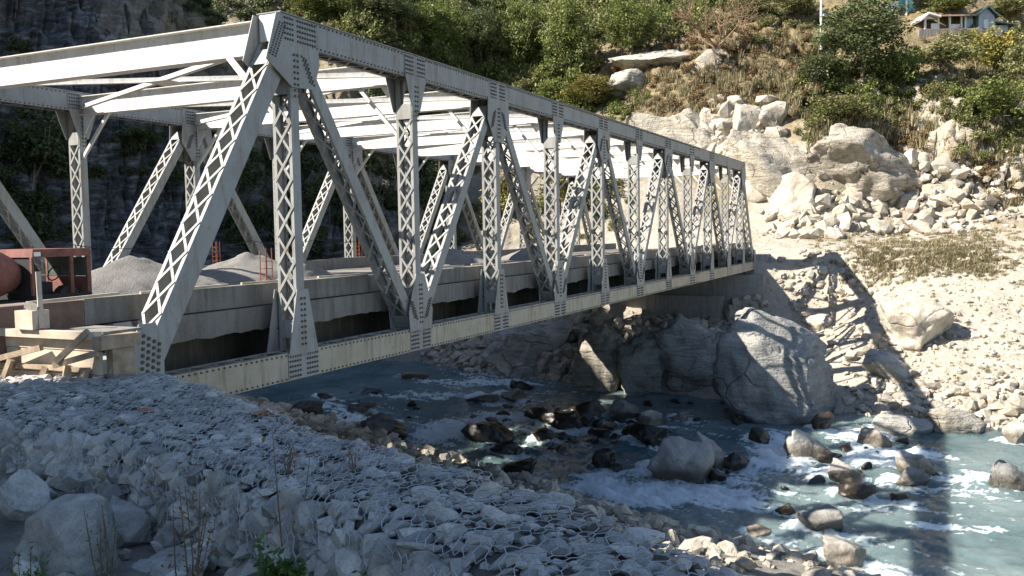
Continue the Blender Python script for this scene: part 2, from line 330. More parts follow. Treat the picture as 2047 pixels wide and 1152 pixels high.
NEAR_W = [(20, 80), (34, 27), (25.8, 9.8), (19.6, -3.4), (18.4, -6.5), (17.6, -8.7), (16.6, -10.8), (13, -14), (8, -26), (6, -80)]
CREST_R = [(-4, 6), (-1.5, 0.3), (-0.45, -1.6), (-1.75, -4.3), (-3.05, -6.55), (-3.65, -8.1), (-4.3, -10), (-5.6, -11.8), (-6.4, -14), (-8.5, -20), (-12, -60)]
def near_z(X, Y):
    X = np.asarray(X, float); Y = np.asarray(Y, float)
    S, _ = poly_sd(X, Y, NEAR_W); G, _ = poly_sd(X, Y, CREST_R)      # S, G > 0: towards the land
    bank = np.interp(S, [-30, 0, 1.5, 14, 30], [-9, -7.25, -6.5, -3.8, -3.0])
    dcam = np.hypot(X+11, Y+12.6)
    land = 0.20+0.38*sstep(-6, -2, Y)+0.12*np.clip(5.0-dcam, 0, 6)+0.05*np.clip(-X-6.0, 0, 8)
    land = np.where(Y > -2.0, np.maximum(land, 0.0+0.75*sstep(-2, 2, Y)*sstep(-1, -3, X)), land)
    P = np.stack([X, Y, 0*X], -1).reshape(-1, 3)
    n = fbm(P*0.5, 3, 5).reshape(X.shape)*0.16+fbm(P*2.2, 3, 8).reshape(X.shape)*0.06
    return bank+(land-bank)*sstep(-0.1, 0.5, G)+n

def polar_grid(a0, a1, na, d0, d1, ndist, zf, geo=True):
    A = np.radians(np.linspace(a0, a1, na)); D = np.geomspace(d0, d1, ndist) if geo else np.linspace(d0, d1, ndist)
    AA, DD = np.meshgrid(A, D, indexing='ij'); X = CAM[0]+DD*np.cos(AA); Y = CAM[1]+DD*np.sin(AA); Z = zf(X, Y)
    i, j = np.meshgrid(np.arange(na-1), np.arange(ndist-1), indexing='ij'); k = (i*ndist+j).ravel()
    Fc = np.stack([k, k+1, k+ndist+1, k+ndist], 1)
    return np.stack([X, Y, Z], -1).reshape(-1, 3), Fc[:, ::-1]

def ground_mat():
    m, N, L, B = new_mat('valley_side'); p = pos(N)
    veg = nd(N, 'ShaderNodeAttribute', attribute_name='veg').outputs['Fac']; rk = nd(N, 'ShaderNodeAttribute', attribute_name='rock').outputs['Fac']; dk = nd(N, 'ShaderNodeAttribute', attribute_name='darkrock').outputs['Fac']
    n0 = noise(N, L, p, 0.35, 5, 0.6, 0.4); n1 = noise(N, L, p, 2.4, 6, 0.65, 0.3); n2 = noise(N, L, p, 11, 5, 0.7)
    sp = stretch(N, L, p, 0.5, 0.5, 1.8, (0.2, 0.35, 0)); ns = noise(N, L, sp, 1.1, 7, 0.68, 0.8)
    sand = ramp(N, L, n1, [(0.3, (0.345, 0.30, 0.235)), (0.7, (0.46, 0.41, 0.335))])
    rock = ramp(N, L, ns, [(0.3, (0.23, 0.185, 0.13)), (0.45, (0.40, 0.345, 0.26)), (0.7, (0.50, 0.45, 0.365))])
    soil = ramp(N, L, n1, [(0.3, (0.10, 0.085, 0.035)), (0.5, (0.20, 0.15, 0.075)), (0.7, (0.31, 0.235, 0.13))])
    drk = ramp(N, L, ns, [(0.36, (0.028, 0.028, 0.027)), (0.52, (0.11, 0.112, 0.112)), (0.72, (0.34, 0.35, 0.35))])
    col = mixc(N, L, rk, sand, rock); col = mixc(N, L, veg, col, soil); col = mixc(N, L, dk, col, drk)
    col = mixc(N, L, 0.45, col, ramp(N, L, n2, [(0.3, 0.5), (0.55, 1.0), (0.8, 1.12)]), 'MULTIPLY')
    L.new(col, B.inputs['Base Color']); B.inputs['Roughness'].default_value = 0.95
    h = math_(N, L, 'ADD', math_(N, L, 'MULTIPLY', ns, 0.9), math_(N, L, 'ADD', math_(N, L, 'MULTIPLY', n1, 0.5), math_(N, L, 'MULTIPLY', n2, 0.18)))
    bump(N, L, h, 0.9, 0.35, B); return m
M['ground'] = ground_mat()

def worley(P, seed):
    i = np.floor(P).astype(np.int64); f1 = np.full(len(P), 9.0); f2 = f1.copy(); rid = np.zeros(len(P))
    for a in (-1, 0, 1):
        for b in (-1, 0, 1):
            for c in (-1, 0, 1):
                x, y, z = i[:, 0]+a, i[:, 1]+b, i[:, 2]+c
                q = np.stack([x+0.5+0.42*_hash(x, y, z, seed), y+0.5+0.42*_hash(x, y, z, seed+1), z+0.5+0.42*_hash(x, y, z, seed+2)], 1)
                d = np.linalg.norm(P-q, axis=1); r = _hash(x, y, z, seed+3); n1 = d < f1
                f2 = np.where(n1, f1, np.minimum(f2, d)); f1 = np.where(n1, d, f1); rid = np.where(n1, r, rid)
    return rid, f2-f1
def blocky(V, S, U):
    """fractured rock: blocks set in and out, joints cut back, pushed towards the river"""
    left = sstep(4.6, 5.8, U); m = np.clip(sstep(33, 36, S)*sstep(50, 44, S)*(1-left)+left*sstep(2, 5, S), 0, 1); k = m > 0.01; P = V[k]
    Pw = P+0.5*np.stack([fbm(P*0.6, 2, 91), fbm(P*0.6, 2, 92), fbm(P*0.6, 2, 93)], 1)
    r1, e1 = worley(Pw*np.array([0.22, 0.22, 0.34])@np.array([[1, 0, 0.2], [0, 1, 0.25], [0, -0.2, 1]]), 5); r2, e2 = worley(Pw*np.array([0.62, 0.62, 0.95])+3.3, 15)
    d = 0.75*r1-0.8*np.clip(1-e1*9, 0, 1)+0.28*r2-0.25*np.clip(1-e2*8, 0, 1)+0.12*fbm(P*2.2, 3, 95)
    lf = left[k]; out = np.stack([-0.9*(1-lf)-0.35*lf, -0.25*(1-lf)-0.85*lf, 0.25+0*lf], 1)
    V = V.copy(); V[k] += out*(d*m[k]*(1+0.5*lf))[:, None]; return V
Vt, Ft = polar_grid(-22, 66, 760, 38, 260, 420, far_z)
_, S_, U_ = far_raw(Vt[:, 0], Vt[:, 1]); Vt = blocky(Vt, S_, U_)
mt = fast_mesh('far_bank', Vt, Ft, True)
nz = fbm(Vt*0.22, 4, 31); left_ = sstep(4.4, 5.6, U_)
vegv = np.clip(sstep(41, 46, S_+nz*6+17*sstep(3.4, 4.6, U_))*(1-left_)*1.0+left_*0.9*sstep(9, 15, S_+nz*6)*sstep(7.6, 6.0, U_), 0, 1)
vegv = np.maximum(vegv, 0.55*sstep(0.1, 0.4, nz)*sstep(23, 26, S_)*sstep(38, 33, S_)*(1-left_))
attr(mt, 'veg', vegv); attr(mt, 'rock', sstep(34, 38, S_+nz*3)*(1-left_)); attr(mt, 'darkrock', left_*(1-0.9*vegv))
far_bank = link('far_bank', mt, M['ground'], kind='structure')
# the same valley side further upstream and downstream, outside the picture (its ridge is raised to shade the upstream reach)
Vs, Fs = polar_grid(66, 128, 160, 55, 200, 120, far_z)
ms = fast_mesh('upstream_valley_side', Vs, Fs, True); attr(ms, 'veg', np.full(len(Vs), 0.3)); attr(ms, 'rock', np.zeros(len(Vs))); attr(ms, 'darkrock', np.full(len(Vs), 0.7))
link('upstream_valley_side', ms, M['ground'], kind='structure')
# near bank sheet
gx = np.concatenate([np.linspace(-70, -12, 40, endpoint=False), np.linspace(-12, 2, 210, endpoint=False), np.linspace(2, 36, 150)])
gy = np.concatenate([np.linspace(-70, -16, 40, endpoint=False), np.linspace(-16, 3, 260, endpoint=False), np.linspace(3, 45, 90)])
XX, YY = np.meshgrid(gx, gy, indexing='ij'); ZZ = near_z(XX, YY); ny = len(gy)
ii, jj = np.meshgrid(np.arange(len(gx)-1), np.arange(ny-1), indexing='ij'); kk = (ii*ny+jj).ravel()
Vn = np.stack([XX, YY, ZZ], -1).reshape(-1, 3); mn = fast_mesh('near_bank', Vn, np.stack([kk, kk+ny, kk+ny+1, kk+1], 1), True)
gcl = rock_mat('near_ground', (0.10, 0.10, 0.095), (0.17, 0.165, 0.155), (0.25, 0.24, 0.22), 3.0, 0.04); M['near_ground'] = gcl
near_bank = link('near_bank', mn, gcl, kind='structure')

# unseen rock bluff added behind the camera, shaped to shade the gabion wall
def bluff():
    pts = [(-17.4, 17), (-24.5, 25), (-37.8, 40), (-57.5, 62), (-140, 60), (-140, 8), (-60, 6), (-34, 9), (-24, 13)]
    zt = [32, 42, 62, 86, 90, 60, 48, 44, 36]
    n = len(pts); V = []; Fc = []; K = 14
    for k in range(K+1):
        for (x, y), zz in zip(pts, zt):
            f = k/K; V.append((x, y, -2+(zz+2)*f))
    V = np.array(V); V[:, :2] += np.stack([fbm(V*0.15, 3, 1), fbm(V*0.15, 3, 2)], 1)*0.25
    for k in range(K):
        for i in range(n): a = k*n+i; b = k*n+(i+1) % n; Fc.append((a, b, b+n, a+n))
    V = np.vstack([V, [[-70, 30, 95]]]); mb = MB(); mb.add(V, Fc+[(K*n+i, K*n+(i+1) % n, len(V)-1) for i in range(n)])
    o = mb.build('shade_bluff', M['grey_strata']); o['kind'] = 'structure'
bluff()

# ------------------------------------------------------------------ rocks
def ico(sub):
    bm = bmesh.new(); bmesh.ops.create_icosphere(bm, subdivisions=sub, radius=1.0)
    V = np.array([v.co[:] for v in bm.verts]); Fc = np.array([[v.index for v in f.verts] for f in bm.faces]); bm.free(); return V, Fc
ICO = {k: ico(k) for k in (1, 2, 3, 4, 5)}
def rock_verts(seed, sub, planes=9, rough=0.12, round_=0.72, squash=(1, 1, 1)):
    g = np.random.default_rng(seed); V, Fc = ICO[sub]; V = V.copy()
    V *= (1+0.22*vnoise(V*1.1+seed*3.1, seed))[:, None]
    for _ in range(planes):
        n = g.normal(size=3); n /= np.linalg.norm(n); d = round_-0.06+g.uniform(-0.16, 0.16); e = V@n-d
        V = V-np.where(e > 0, e*0.97, 0)[:, None]*n
    if rough: V *= (1+rough*fbm(V*2.2+seed, 4, seed))[:, None]
    V *= np.array(squash); lo, hi = V.min(0), V.max(0); return (V-(lo+hi)/2)/(hi-lo), Fc      # unit bounding box
SMALL = [rock_verts(100+i, 2 if i < 6 else 1, 8, 0.06, 0.66) for i in range(14)]
SMALL_LO = SMALL[6:]
def rot_mats(g, n, tilt=0.5):
    a = g.uniform(0, 2*math.pi, n); b = g.normal(0, tilt, n); c = g.normal(0, tilt, n)
    ca, sa, cb, sb, cc, sc_ = np.cos(a), np.sin(a), np.cos(b), np.sin(b), np.cos(c), np.sin(c); z = np.zeros(n); o = np.ones(n)
    Rz = np.stack([ca, -sa, z, sa, ca, z, z, z, o], 1).reshape(-1, 3, 3); Rx = np.stack([o, z, z, z, cb, -sb, z, sb, cb], 1).reshape(-1, 3, 3)
    Ry = np.stack([cc, z, sc_, z, o, z, -sc_, z, cc], 1).reshape(-1, 3, 3); return Rx@Ry@Rz
def scatter_rocks(P, size, g, mat_attr, mat_obj, parent, single='stone', rest='rubble', keep=300, tilt=0.5, flat=(0.5, 0.85), rank=None, base_rot=None, lib=None):
    """the `keep` stones that look largest are objects of their own, the others one joined part"""
    n = len(P)
    if n == 0: return
    lib = lib or SMALL
    Rm = rot_mats(g, n, tilt); sc = np.stack([size*g.uniform(0.85, 1.25, n), size*g.uniform(0.65, 1.0, n), size*g.uniform(flat[0], flat[1], n)], 1)
    if base_rot is not None: Rm = base_rot@Rm
    vi = g.integers(0, len(lib), n); app = size/np.maximum(0.5, (P-CAM)@CF) if rank is None else rank
    order = np.argsort(-app); top = order[:keep]; low = order[keep:]
    meshes = {}
    for k in top:
        v = int(vi[k])
        if v not in meshes:
            meshes[v] = fast_mesh(single, lib[v][0], lib[v][1], False); meshes[v].materials.append(mat_obj)
        o = bpy.data.objects.new(single, meshes[v]); COL.objects.link(o); o.parent = parent
        A = Rm[k]*sc[k][None, :]
        o.matrix_local = Matrix(((*A[0], P[k][0]), (*A[1], P[k][1]), (*A[2], P[k][2]), (0, 0, 0, 1)))
    if len(low):
        VV = []; FF = []; TT = []; off = 0
        lo_lib = SMALL_LO
        for k in low:
            V0, F0 = lo_lib[int(vi[k]) % len(lo_lib)]; VV.append((V0*sc[k])@Rm[k].T+P[k]); FF.append(F0+off); TT.append(np.full(len(V0), g.random())); off += len(V0)
        m = fast_mesh(rest, np.concatenate(VV), np.concatenate(FF), False); attr(m, 'tint', np.concatenate(TT))
        link(rest, m, mat_attr, parent, kind='stuff')

def boulder(loc, w, d, h, yaw, seed, mat, label, name='boulder', planes=9, rough=0.14, round_=0.74, sub=4, tilt=(0, 0), group=None, sink=0.2, smooth=True, layer=0.6, shear=0.0):
    V, Fc = rock_verts(seed, sub, planes, rough, round_); V = V*np.array([w, d, h*(1+sink)]); V[:, 2] += h*(1+sink)/2-h*sink
    big = max(w, d, h); q = V/big; nrm = V/(np.linalg.norm(V+1e-6, axis=1)[:, None])
    st = q@np.array([0.25, 0.35, 0.9]); lay = np.abs(((st*7+0.8*fbm(q*2.5+seed, 3, seed+8)) % 1.0)-0.5)*2
    crack = np.clip(1-np.abs(fbm(q*3.1+seed, 3, seed+11))*9, 0, 1)
    det = 0.026*fbm(q*5+seed, 4, seed+5, 0.6, True)+0.016*fbm(q*13+seed, 3, seed+6)+layer*0.024*(lay**0.5-0.6)-0.034*crack
    V += nrm*(det*big)[:, None]
    V[:, 2] *= 1-shear*V[:, 0]/w
    m = fast_mesh(name, V, Fc, smooth); o = link(name, m, mat, label=label, cat='boulder', group=group)
    o.location = [float(v) for v in loc]; o.rotation_euler = (tilt[0], tilt[1], yaw); return o
VIEW_YAW = YAW-math.pi/2     # object x axis runs across the picture
def px_boulder(x, yb, wpx, hpx, seed, mat, label, zf=None, z=None, D=None, deep=0.8, **kw):
    p = at_z(x, yb, z) if z is not None else (at_d(x, yb, D) if D else march(x, yb, zf))
    s = depth(p)/F_PX; w, h = wpx*s, hpx*s
    q = np.array(p)+np.array([CF[0], CF[1], 0])*w*deep*0.30
    return boulder(q, w, w*deep, h*1.06, VIEW_YAW+kw.pop('yaw', 0), seed, mat, label, **kw)

# ------------------------------------------------------------------ truss bridge (x along the bridge, y across, z up; bottom chord underside at z = 0)
bridge = empty('truss_bridge', (0, 0, 0), 'long pale grey riveted steel truss bridge with latticed posts spanning the river', 'bridge')
PN, NP_, H, W_IN, BOX = 5.0, 12, 7.82, 12.5, 0.50
ZB, ZT = 0.30, H-0.30
BAR_CACHE = {}
lace_budget = [300]
def bolt_add(mb, p, nrm, r=0.024, h=0.02):
    nrm = np.asarray(nrm, float); a = np.cross(nrm, (0.3, 0.5, 0.81)); a /= np.linalg.norm(a); b = np.cross(nrm, a); p = np.asarray(p, float)
    c = [p+r*(math.cos(k*math.pi/3)*a+math.sin(k*math.pi/3)*b) for k in range(6)]; t = [q+nrm*h for q in c]
    mb.add(c+t, [(6, 7, 8, 9, 10, 11)]+[(k, (k+1) % 6, (k+1) % 6+6, k+6) for k in range(6)])
def member(name, p0, p1, width, y0, split, mat='steel', pitch=0.60):
    """two channels joined by lacing bars; p0, p1 = (x, z) in the plane of the truss"""
    p0 = np.array([p0[0], 0, p0[1]]); p1 = np.array([p1[0], 0, p1[1]]); a = p1-p0; Ln = np.linalg.norm(a); a = a/Ln
    n = np.array([-a[2], 0, a[0]]); n = n if n[0] < 0 else -n                       # the face seen from the near end
    mid = (p0+p1)/2; y1 = y0+BOX; mb = MB(); e = np.array([0, 1.0, 0])
    for yy, s in ((y0, 1), (y1, -1)):
        c = mid+e*(yy+s*0.012); mb.box(c, a*Ln/2, e*0.012, n*width/2)
        for f in (-1, 1): mb.box(mid+e*(yy+s*0.051)+n*f*(width/2-0.011), a*Ln/2, e*0.027, n*0.011)
    o = mb.build(name, M[mat], bridge)
    # lacing
    g0, g1 = y0+0.04, y1-0.04; wide = g1-g0; k0 = 0.75; nseg = max(3, int((Ln-2*k0-0.4)/pitch)); step = (Ln-2*k0-0.4)/nseg
    joint = MB(); diag = math.hypot(step, wide)
    for f in (1, -1):
        off = n*f*(width/2+0.006)
        for i in range(nseg):
            s0 = k0+i*step; s1 = s0+step
            for d, (ya, yb) in enumerate(((g0, g1), (g1, g0))):
                q0 = p0+a*s0+e*ya+off+n*f*0.009*d; q1 = p0+a*s1+e*yb+off+n*f*0.009*d
                if split and f == 1 and lace_budget[0] > 0:
                    lace_budget[0] -= 1; key = round(diag, 3)
                    if key not in BAR_CACHE:
                        u = MB(); u.box((0, 0, 0), ((diag+0.04)/2, 0, 0), (0, 0.029, 0), (0, 0, 0.0045)); b_ = u.build('lacing_bar', M['steel']); BAR_CACHE[key] = b_.data; bpy.data.objects.remove(b_)
                    b = bpy.data.objects.new('lacing_bar', BAR_CACHE[key]); COL.objects.link(b); b.parent = o
                    ax = (q1-q0)/np.linalg.norm(q1-q0); az = n*f; ay = np.cross(az, ax); c = (q0+q1)/2
                    b.matrix_local = Matrix(((ax[0], ay[0], az[0], c[0]), (ax[1], ay[1], az[1], c[1]), (ax[2], ay[2], az[2], c[2]), (0, 0, 0, 1)))
                else: joint.bar(q0, q1, 0.058, 0.009, up=n)
        for s0 in (k0-0.22, Ln-k0+0.02-0.2+0.02):
            c = p0+a*s0+e*(y0+BOX/2)+off; joint.box(c, a*0.2, e*(BOX/2-0.03), n*0.006)      # batten plates
    joint.build('lacing', M[mat], o, kind='stuff')
    return o
def node_x(k): return k*PN
def truss(y0, near):
    yo = y0 if near else y0; s_out = -1
    for k in range(1, NP_):
        member('vertical_post', (node_x(k), 0.55), (node_x(k), H-0.55), 0.27, y0+0.0, near and k <= 5)
        if k == 1 and near: pass
    for k in range(NP_):
        lo, hi = (k, k+1) if k % 2 == 0 else (k+1, k)
        endp = k in (0, NP_-1)
        p0 = (node_x(lo)+(0.55 if k == 0 else (-0.55 if k == NP_-1 else 0)), ZB+0.15); p1 = (node_x(hi), ZT)
        member('end_post' if endp else 'diagonal', p0, p1, 0.46 if endp else 0.32, y0+0.028, near and k <= 4)
    # chords
    y1 = y0+BOX
    for name, z0, z1, xa, xb, mt_ in (('bottom_chord', 0.0, 0.60, 0.55, 60.0, 'steel_cream'), ('top_chord', H-0.60, H, 4.55, 55.45, 'steel')):
        mb = MB()
        for yy, s in ((y0, 1), (y1, -1)):
            mb.abox(xa, xb, *sorted((yy-0.005*s, yy-0.028*s)), z0, z1)
            for zz in ((z0, z0+0.02), (z1-0.02, z1)): mb.abox(xa, xb, *sorted((yy-0.028*s, yy-0.05*s)), *zz) if False else None
            mb.abox(xa, xb, *sorted((yy+0.0*s, yy+0.10*s)), z0+0.001, z0+0.019)
            mb.abox(xa, xb, *sorted((yy+0.0*s, yy+0.10*s)), z1-0.019, z1-0.001)
        ch = mb.build(name, M[mt_], bridge)
        lz = (z1+0.006) if name == 'bottom_chord' else (z0-0.006)
        ml = MB(); x = xa+0.1; flip = 0
        while x < xb-0.4:
            ml.bar((x, y0+0.05 if flip else y1-0.05, lz), (x+0.36, y1-0.05 if flip else y0+0.05, lz), 0.06, 0.009); flip ^= 1; x += 0.36
        ml.build('lacing', M['steel'], ch, kind='stuff')
        if name == 'top_chord':
            mc = MB(); mc.abox(xa-0.02, xb+0.02, y0-0.07, y1+0.07, H+0.001, H+0.022); mc.build('cover_plate', M['steel'], ch)
            for xe_ in (xa-0.012, xb+0.012): mc = MB(); mc.abox(xe_-0.006, xe_+0.006, y0+0.002, y1-0.002, z0+0.02, z1-0.02); mc.build('end_plate', M['steel_sunlit'], ch)
        # splice plates with bolt rows, on the outer and inner faces
        bo = MB()
        faces = [(y0-0.028, -1)] if near else [(y0-0.028, -1)]
        for k in range(1, NP_):
            xc = node_x(k); hw = 0.52; za, zb_ = z0+0.012, z1-0.012
            if k == 1 and name == 'top_chord': xl, xr = xc-0.36, xc+0.78
            else: xl, xr = xc-hw, xc+hw
            for ya_, yb_ in ((y0-0.042, y0-0.029), (y1+0.029, y1+0.042)):
                ms = MB(); ms.abox(xl, xr, ya_, yb_, za, zb_); ms.build('splice_plate', M['steel'], ch)
            if k <= 9:
                st = 0.085 if k <= 5 else 0.11
                for r_ in range(5 if k <= 7 else 4):
                    zr = za+0.07+r_*(zb_-za-0.14)/(4 if k <= 7 else 3); xx = xl+0.05
                    while xx < xr-0.03:
                        if abs(xx-xc) > 0.05: bolt_add(bo, (xx, y0-0.042, zr), (0, -1, 0), 0.026 if k <= 5 else 0.03)
                        xx += st
        x = xa+0.15
        while x < xb and x < 42:
            k = round(x/PN); 
            if abs(x-k*PN) > 0.56 or k == 0:
                for zr in (z0+0.045, z1-0.045): bolt_add(bo, (x, y0-0.028, zr), (0, -1, 0), 0.022)
            x += 0.155
        bo.build('bolts', M['bolt'], ch, kind='stuff')
    # gusset plates
    for k in range(0, NP_+1):
        xc = node_x(k); gp = []
        low = (k % 2 == 0)
        if k == 0: gp.append(('b', [(0.30, -0.18), (1.02, -0.18), (1.02, 1.25), (0.86, 1.62), (0.48, 1.62), (0.18, 0.9)]))
        elif k == NP_: gp.append(('b', [(xc-1.0, -0.1), (xc-0.2, -0.1), (xc-0.1, 0.8), (xc-0.4, 1.5), (xc-0.8, 1.5), (xc-1.0, 1.1)]))
        elif low: gp.append(('b', [(xc-0.55, 0.50), (xc+0.55, 0.50), (xc+0.62, 1.05), (xc+0.22, 2.05), (xc-0.22, 2.05), (xc-0.62, 1.05)]))
        else: gp.append(('b', [(xc-0.52, 0.50), (xc+0.52, 0.50), (xc+0.19, 1.95), (xc-0.19, 1.95)]))
        if 1 <= k < NP_:
            if k == 1: gp.append(('t', [(xc-0.60, H-0.03), (xc-0.38, H-0.03), (xc-0.38, H-0.595), (xc+0.82, H-0.595), (xc+0.82, 6.85), (xc+0.60, 6.33), (xc-0.14, 6.30), (xc-0.96, 6.78)]))
            elif k == NP_-1: gp.append(('t', [(xc-0.85, H-0.50), (xc+0.5, H-0.05), (xc+0.8, 6.7), (xc+0.2, 6.1), (xc-0.5, 6.1), (xc-0.8, 6.7)]))
            elif low: gp.append(('t', [(xc-0.55, H-0.52), (xc+0.55, H-0.52), (xc+0.40, 6.90), (xc+0.18, 6.35), (xc-0.18, 6.35), (xc-0.40, 6.90)]))
            else: gp.append(('t', [(xc-0.72, H-0.52), (xc+0.72, H-0.52), (xc+0.78, 6.60), (xc+0.30, 5.95), (xc-0.30, 5.95), (xc-0.78, 6.60)]))
        for tag, poly in gp:
            mb = MB(); mb.prism_y(poly, y0-0.062, y0-0.046); go = mb.build('gusset_plate', M['steel'], bridge)
            mb = MB(); mb.prism_y(poly, y1+0.046, y1+0.062); mb.build('gusset_plate', M['steel'], bridge)
            if k <= 8:
                bo = MB(); zr0, zr1 = (0.75, 1.85) if tag == 'b' else (6.12, 7.1)
                if tag == 'b' and k == 0:
                    for i in range(7):
                        for j in range(4):
                            bx, bz = 0.50+j*0.115+i*0.012, 0.72+i*0.115-j*0.06
                            bolt_add(bo, (bx, y0-0.062, bz), (0, -1, 0), 0.036)
                else:
                    z = zr0
                    while z < zr1:
                        for dx in (-0.055, 0.055): bolt_add(bo, (xc+dx, y0-0.062, z), (0, -1, 0), 0.03)
                        z += 0.125
                    def run(sx, x0_, z0_, dxx, dzz, cnt, rows):
                        for i in range(cnt):
                            for j in range(rows): bolt_add(bo, (xc+sx*(x0_+i*dxx+j*0.075), y0-0.062, z0_+i*dzz+j*0.03*(-1 if tag == 'b' else 1)*(-1)), (0, -1, 0), 0.026)
                    if tag == 'b' and low:
                        for sx in (-1, 1): run(sx, 0.20, 0.85, 0.035, 0.075, 7, 3)
                    if tag == 't' and not low and k > 1:
                        for sx in (-1, 1): run(sx, 0.22, 6.9, 0.03, -0.075, 7, 3)
                    if tag == 't' and k == 1:
                        run(1, 0.20, 7.0, 0.045, -0.085, 7, 3)
                        for i in range(13):
                            for j in range(3): bolt_add(bo, (xc-0.42-0.028*i+0.085*j-0.08, y0-0.062, 7.60-0.058*i-0.02*j), (0, -1, 0), 0.02)
                bo.build('bolts', M['bolt'], go, kind='stuff')
truss(0.0, True); truss(W_IN, False)

# cross beams, portal, laterals
def ibeam_y(name, x, z0, z1, fw, y0=0.53, y1=W_IN-0.03, web=0.02):
    mb = MB(); mb.abox(x-web/2, x+web/2, y0, y1, z0+0.02, z1-0.02); mb.abox(x-fw/2, x+fw/2, y0, y1, z0, z0+0.022); mb.abox(x-fw/2, x+fw/2, y0, y1, z1-0.022, z1)
    return mb.build(name, M['steel_sunlit'], bridge)
for k in range(1, NP_):
    x = node_x(k)
    if k in (1, NP_-1): ibeam_y('portal_beam', x-0.05, 7.06, H-0.03, 0.34)
    else: ibeam_y('cross_beam', x, 7.10, 7.70, 0.30)
    for ya, yb in ((0.52, 1.75), (W_IN-0.02, W_IN-1.25)):
        mb = MB(); mb.bar((x-0.02, ya, 5.75), (x-0.02, yb, 7.12), 0.09, 0.09); mb.build('knee_brace', M['steel_sunlit'], bridge)
    for pl in ([(0.53, 7.09), (1.05, 7.09), (0.53, 6.35)], [(W_IN-0.03, 7.09), (W_IN-0.03, 6.35), (W_IN-0.55, 7.09)]):
        mbp = MB(); mbp.prism_x(pl, x-0.012, x+0.012); mbp.build('bracket_plate', M['steel_sunlit'], bridge)
    if k < NP_-1:
        z = 7.30
        for (ya, yb) in ((0.53, W_IN-0.03), (W_IN-0.03, 0.53)):
            dz = 0.0 if ya < 1 else 0.014; mb = MB()
            mb.bar((x+0.05, ya, z+dz), (x+PN-0.05, yb, z+dz), 0.14, 0.012); mb.bar((x+0.05, ya, z+0.07+dz), (x+PN-0.05, yb, z+0.07+dz), 0.012, 0.13); mb.build('lateral_brace', M['steel_sunlit'], bridge)
        mb = MB(); mb.abox(x+2.1, x+2.9, W_IN/2-0.4, W_IN/2+0.4, z-0.03, z-0.012); mb.build('bracing_plate', M['steel_sunlit'], bridge)
for xe in (4.2,):     # portal knee struts in the plane of the end posts
    for yy, s in ((0.53, 1), (W_IN-0.03, -1)):
        mb = MB(); mb.bar((xe-0.1, yy, 6.4), (xe+0.62, yy+s*1.1, 7.08), 0.10, 0.10); mb.build('knee_brace', M['steel_sunlit'], bridge)
# floor: cross girders, stringers, slab, kerbs
for k in range(0, NP_+1):
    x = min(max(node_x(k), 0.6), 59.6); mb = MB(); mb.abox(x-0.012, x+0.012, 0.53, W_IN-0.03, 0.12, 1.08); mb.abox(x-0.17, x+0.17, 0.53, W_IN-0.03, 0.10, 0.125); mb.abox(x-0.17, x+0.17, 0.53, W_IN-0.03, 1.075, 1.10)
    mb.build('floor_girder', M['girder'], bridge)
for yy in (1.6, 3.9, 6.2, 8.5, 10.9):
    zl = 0.16 if yy in (1.6, 10.9) else 0.66
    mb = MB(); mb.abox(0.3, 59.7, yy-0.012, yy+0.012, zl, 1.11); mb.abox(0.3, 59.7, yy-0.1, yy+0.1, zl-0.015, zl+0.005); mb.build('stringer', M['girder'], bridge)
mb = MB(); mb.abox(-1.15, 62, 1.15, W_IN-0.65, 1.20, 1.60); mb.build('deck_slab', M['conc'], bridge)
def fascia(name, y, z0, z1, th, amp, seed, x0=0.6, x1=61.5, rag=True):
    n = 700; X = np.linspace(x0, x1, n); Pn = np.stack([X, X*0+y, X*0], 1)
    zb = z0+(amp*fbm(Pn*0.9, 3, seed)+amp*0.5*fbm(Pn*4.5, 3, seed+3) if rag else 0*X); yy = y-0.02*fbm(Pn*0.8, 2, seed+7)
    V = np.concatenate([np.stack([X, yy, X*0+z1], 1), np.stack([X, yy-0.03*fbm(Pn*2.5, 2, seed+9), zb], 1), np.stack([X, yy+th, zb+0.02], 1), np.stack([X, yy+th, X*0+z1], 1)])
    k = np.arange(n-1); Fc = np.concatenate([np.stack([k+a*n, k+1+a*n, k+1+b*n, k+b*n], 1) for a, b in ((0, 1), (1, 2), (2, 3), (3, 0))])
    return link(name, fast_mesh(name, V, Fc, False), M['conc'], bridge)
fascia('deck_edge', 0.80, 1.06, 1.58, 0.36, 0.085, 11)
# kerb wall: upper course in cast lengths
for i in range(15):
    x0 = -1.6 if i == 0 else -4.2+i*4.4; x1 = -4.2+(i+1)*4.4-0.01
    for yy in (0.92, W_IN-0.70):
        mb = MB(); z1 = 2.06+random.uniform(-0.025, 0.03); mb.abox(x0, x1, yy, yy+0.24, 1.605 if x0 > -0.5 else 1.25, z1)
        mb.build('kerb_wall', M['conc'] if x0 > -0.5 else M['ply'], bridge)
for i in range(24):
    x0 = -1+i*2.6+random.uniform(-0.3, 0.3)
    if random.random() < 0.8 and x0 < 55:
        mb = MB(); y = 0.90+random.uniform(-0.01, 0.02); a = random.uniform(-0.02, 0.02); mb.bar((x0, y, 2.10+a), (x0+random.uniform(1.8, 2.7), y, 2.10-a), 0.05, 0.05); mb.build('shutter_plank', M['woodpale'], bridge)
# bearings
for yy in (0.0, W_IN):
    for x in (0.66, 59.4):
        mb = MB(); mb.abox(x-0.32, x+0.32, yy-0.1, yy+BOX+0.1, -0.34, -0.185); mb.build('bearing', M['steel'], bridge)

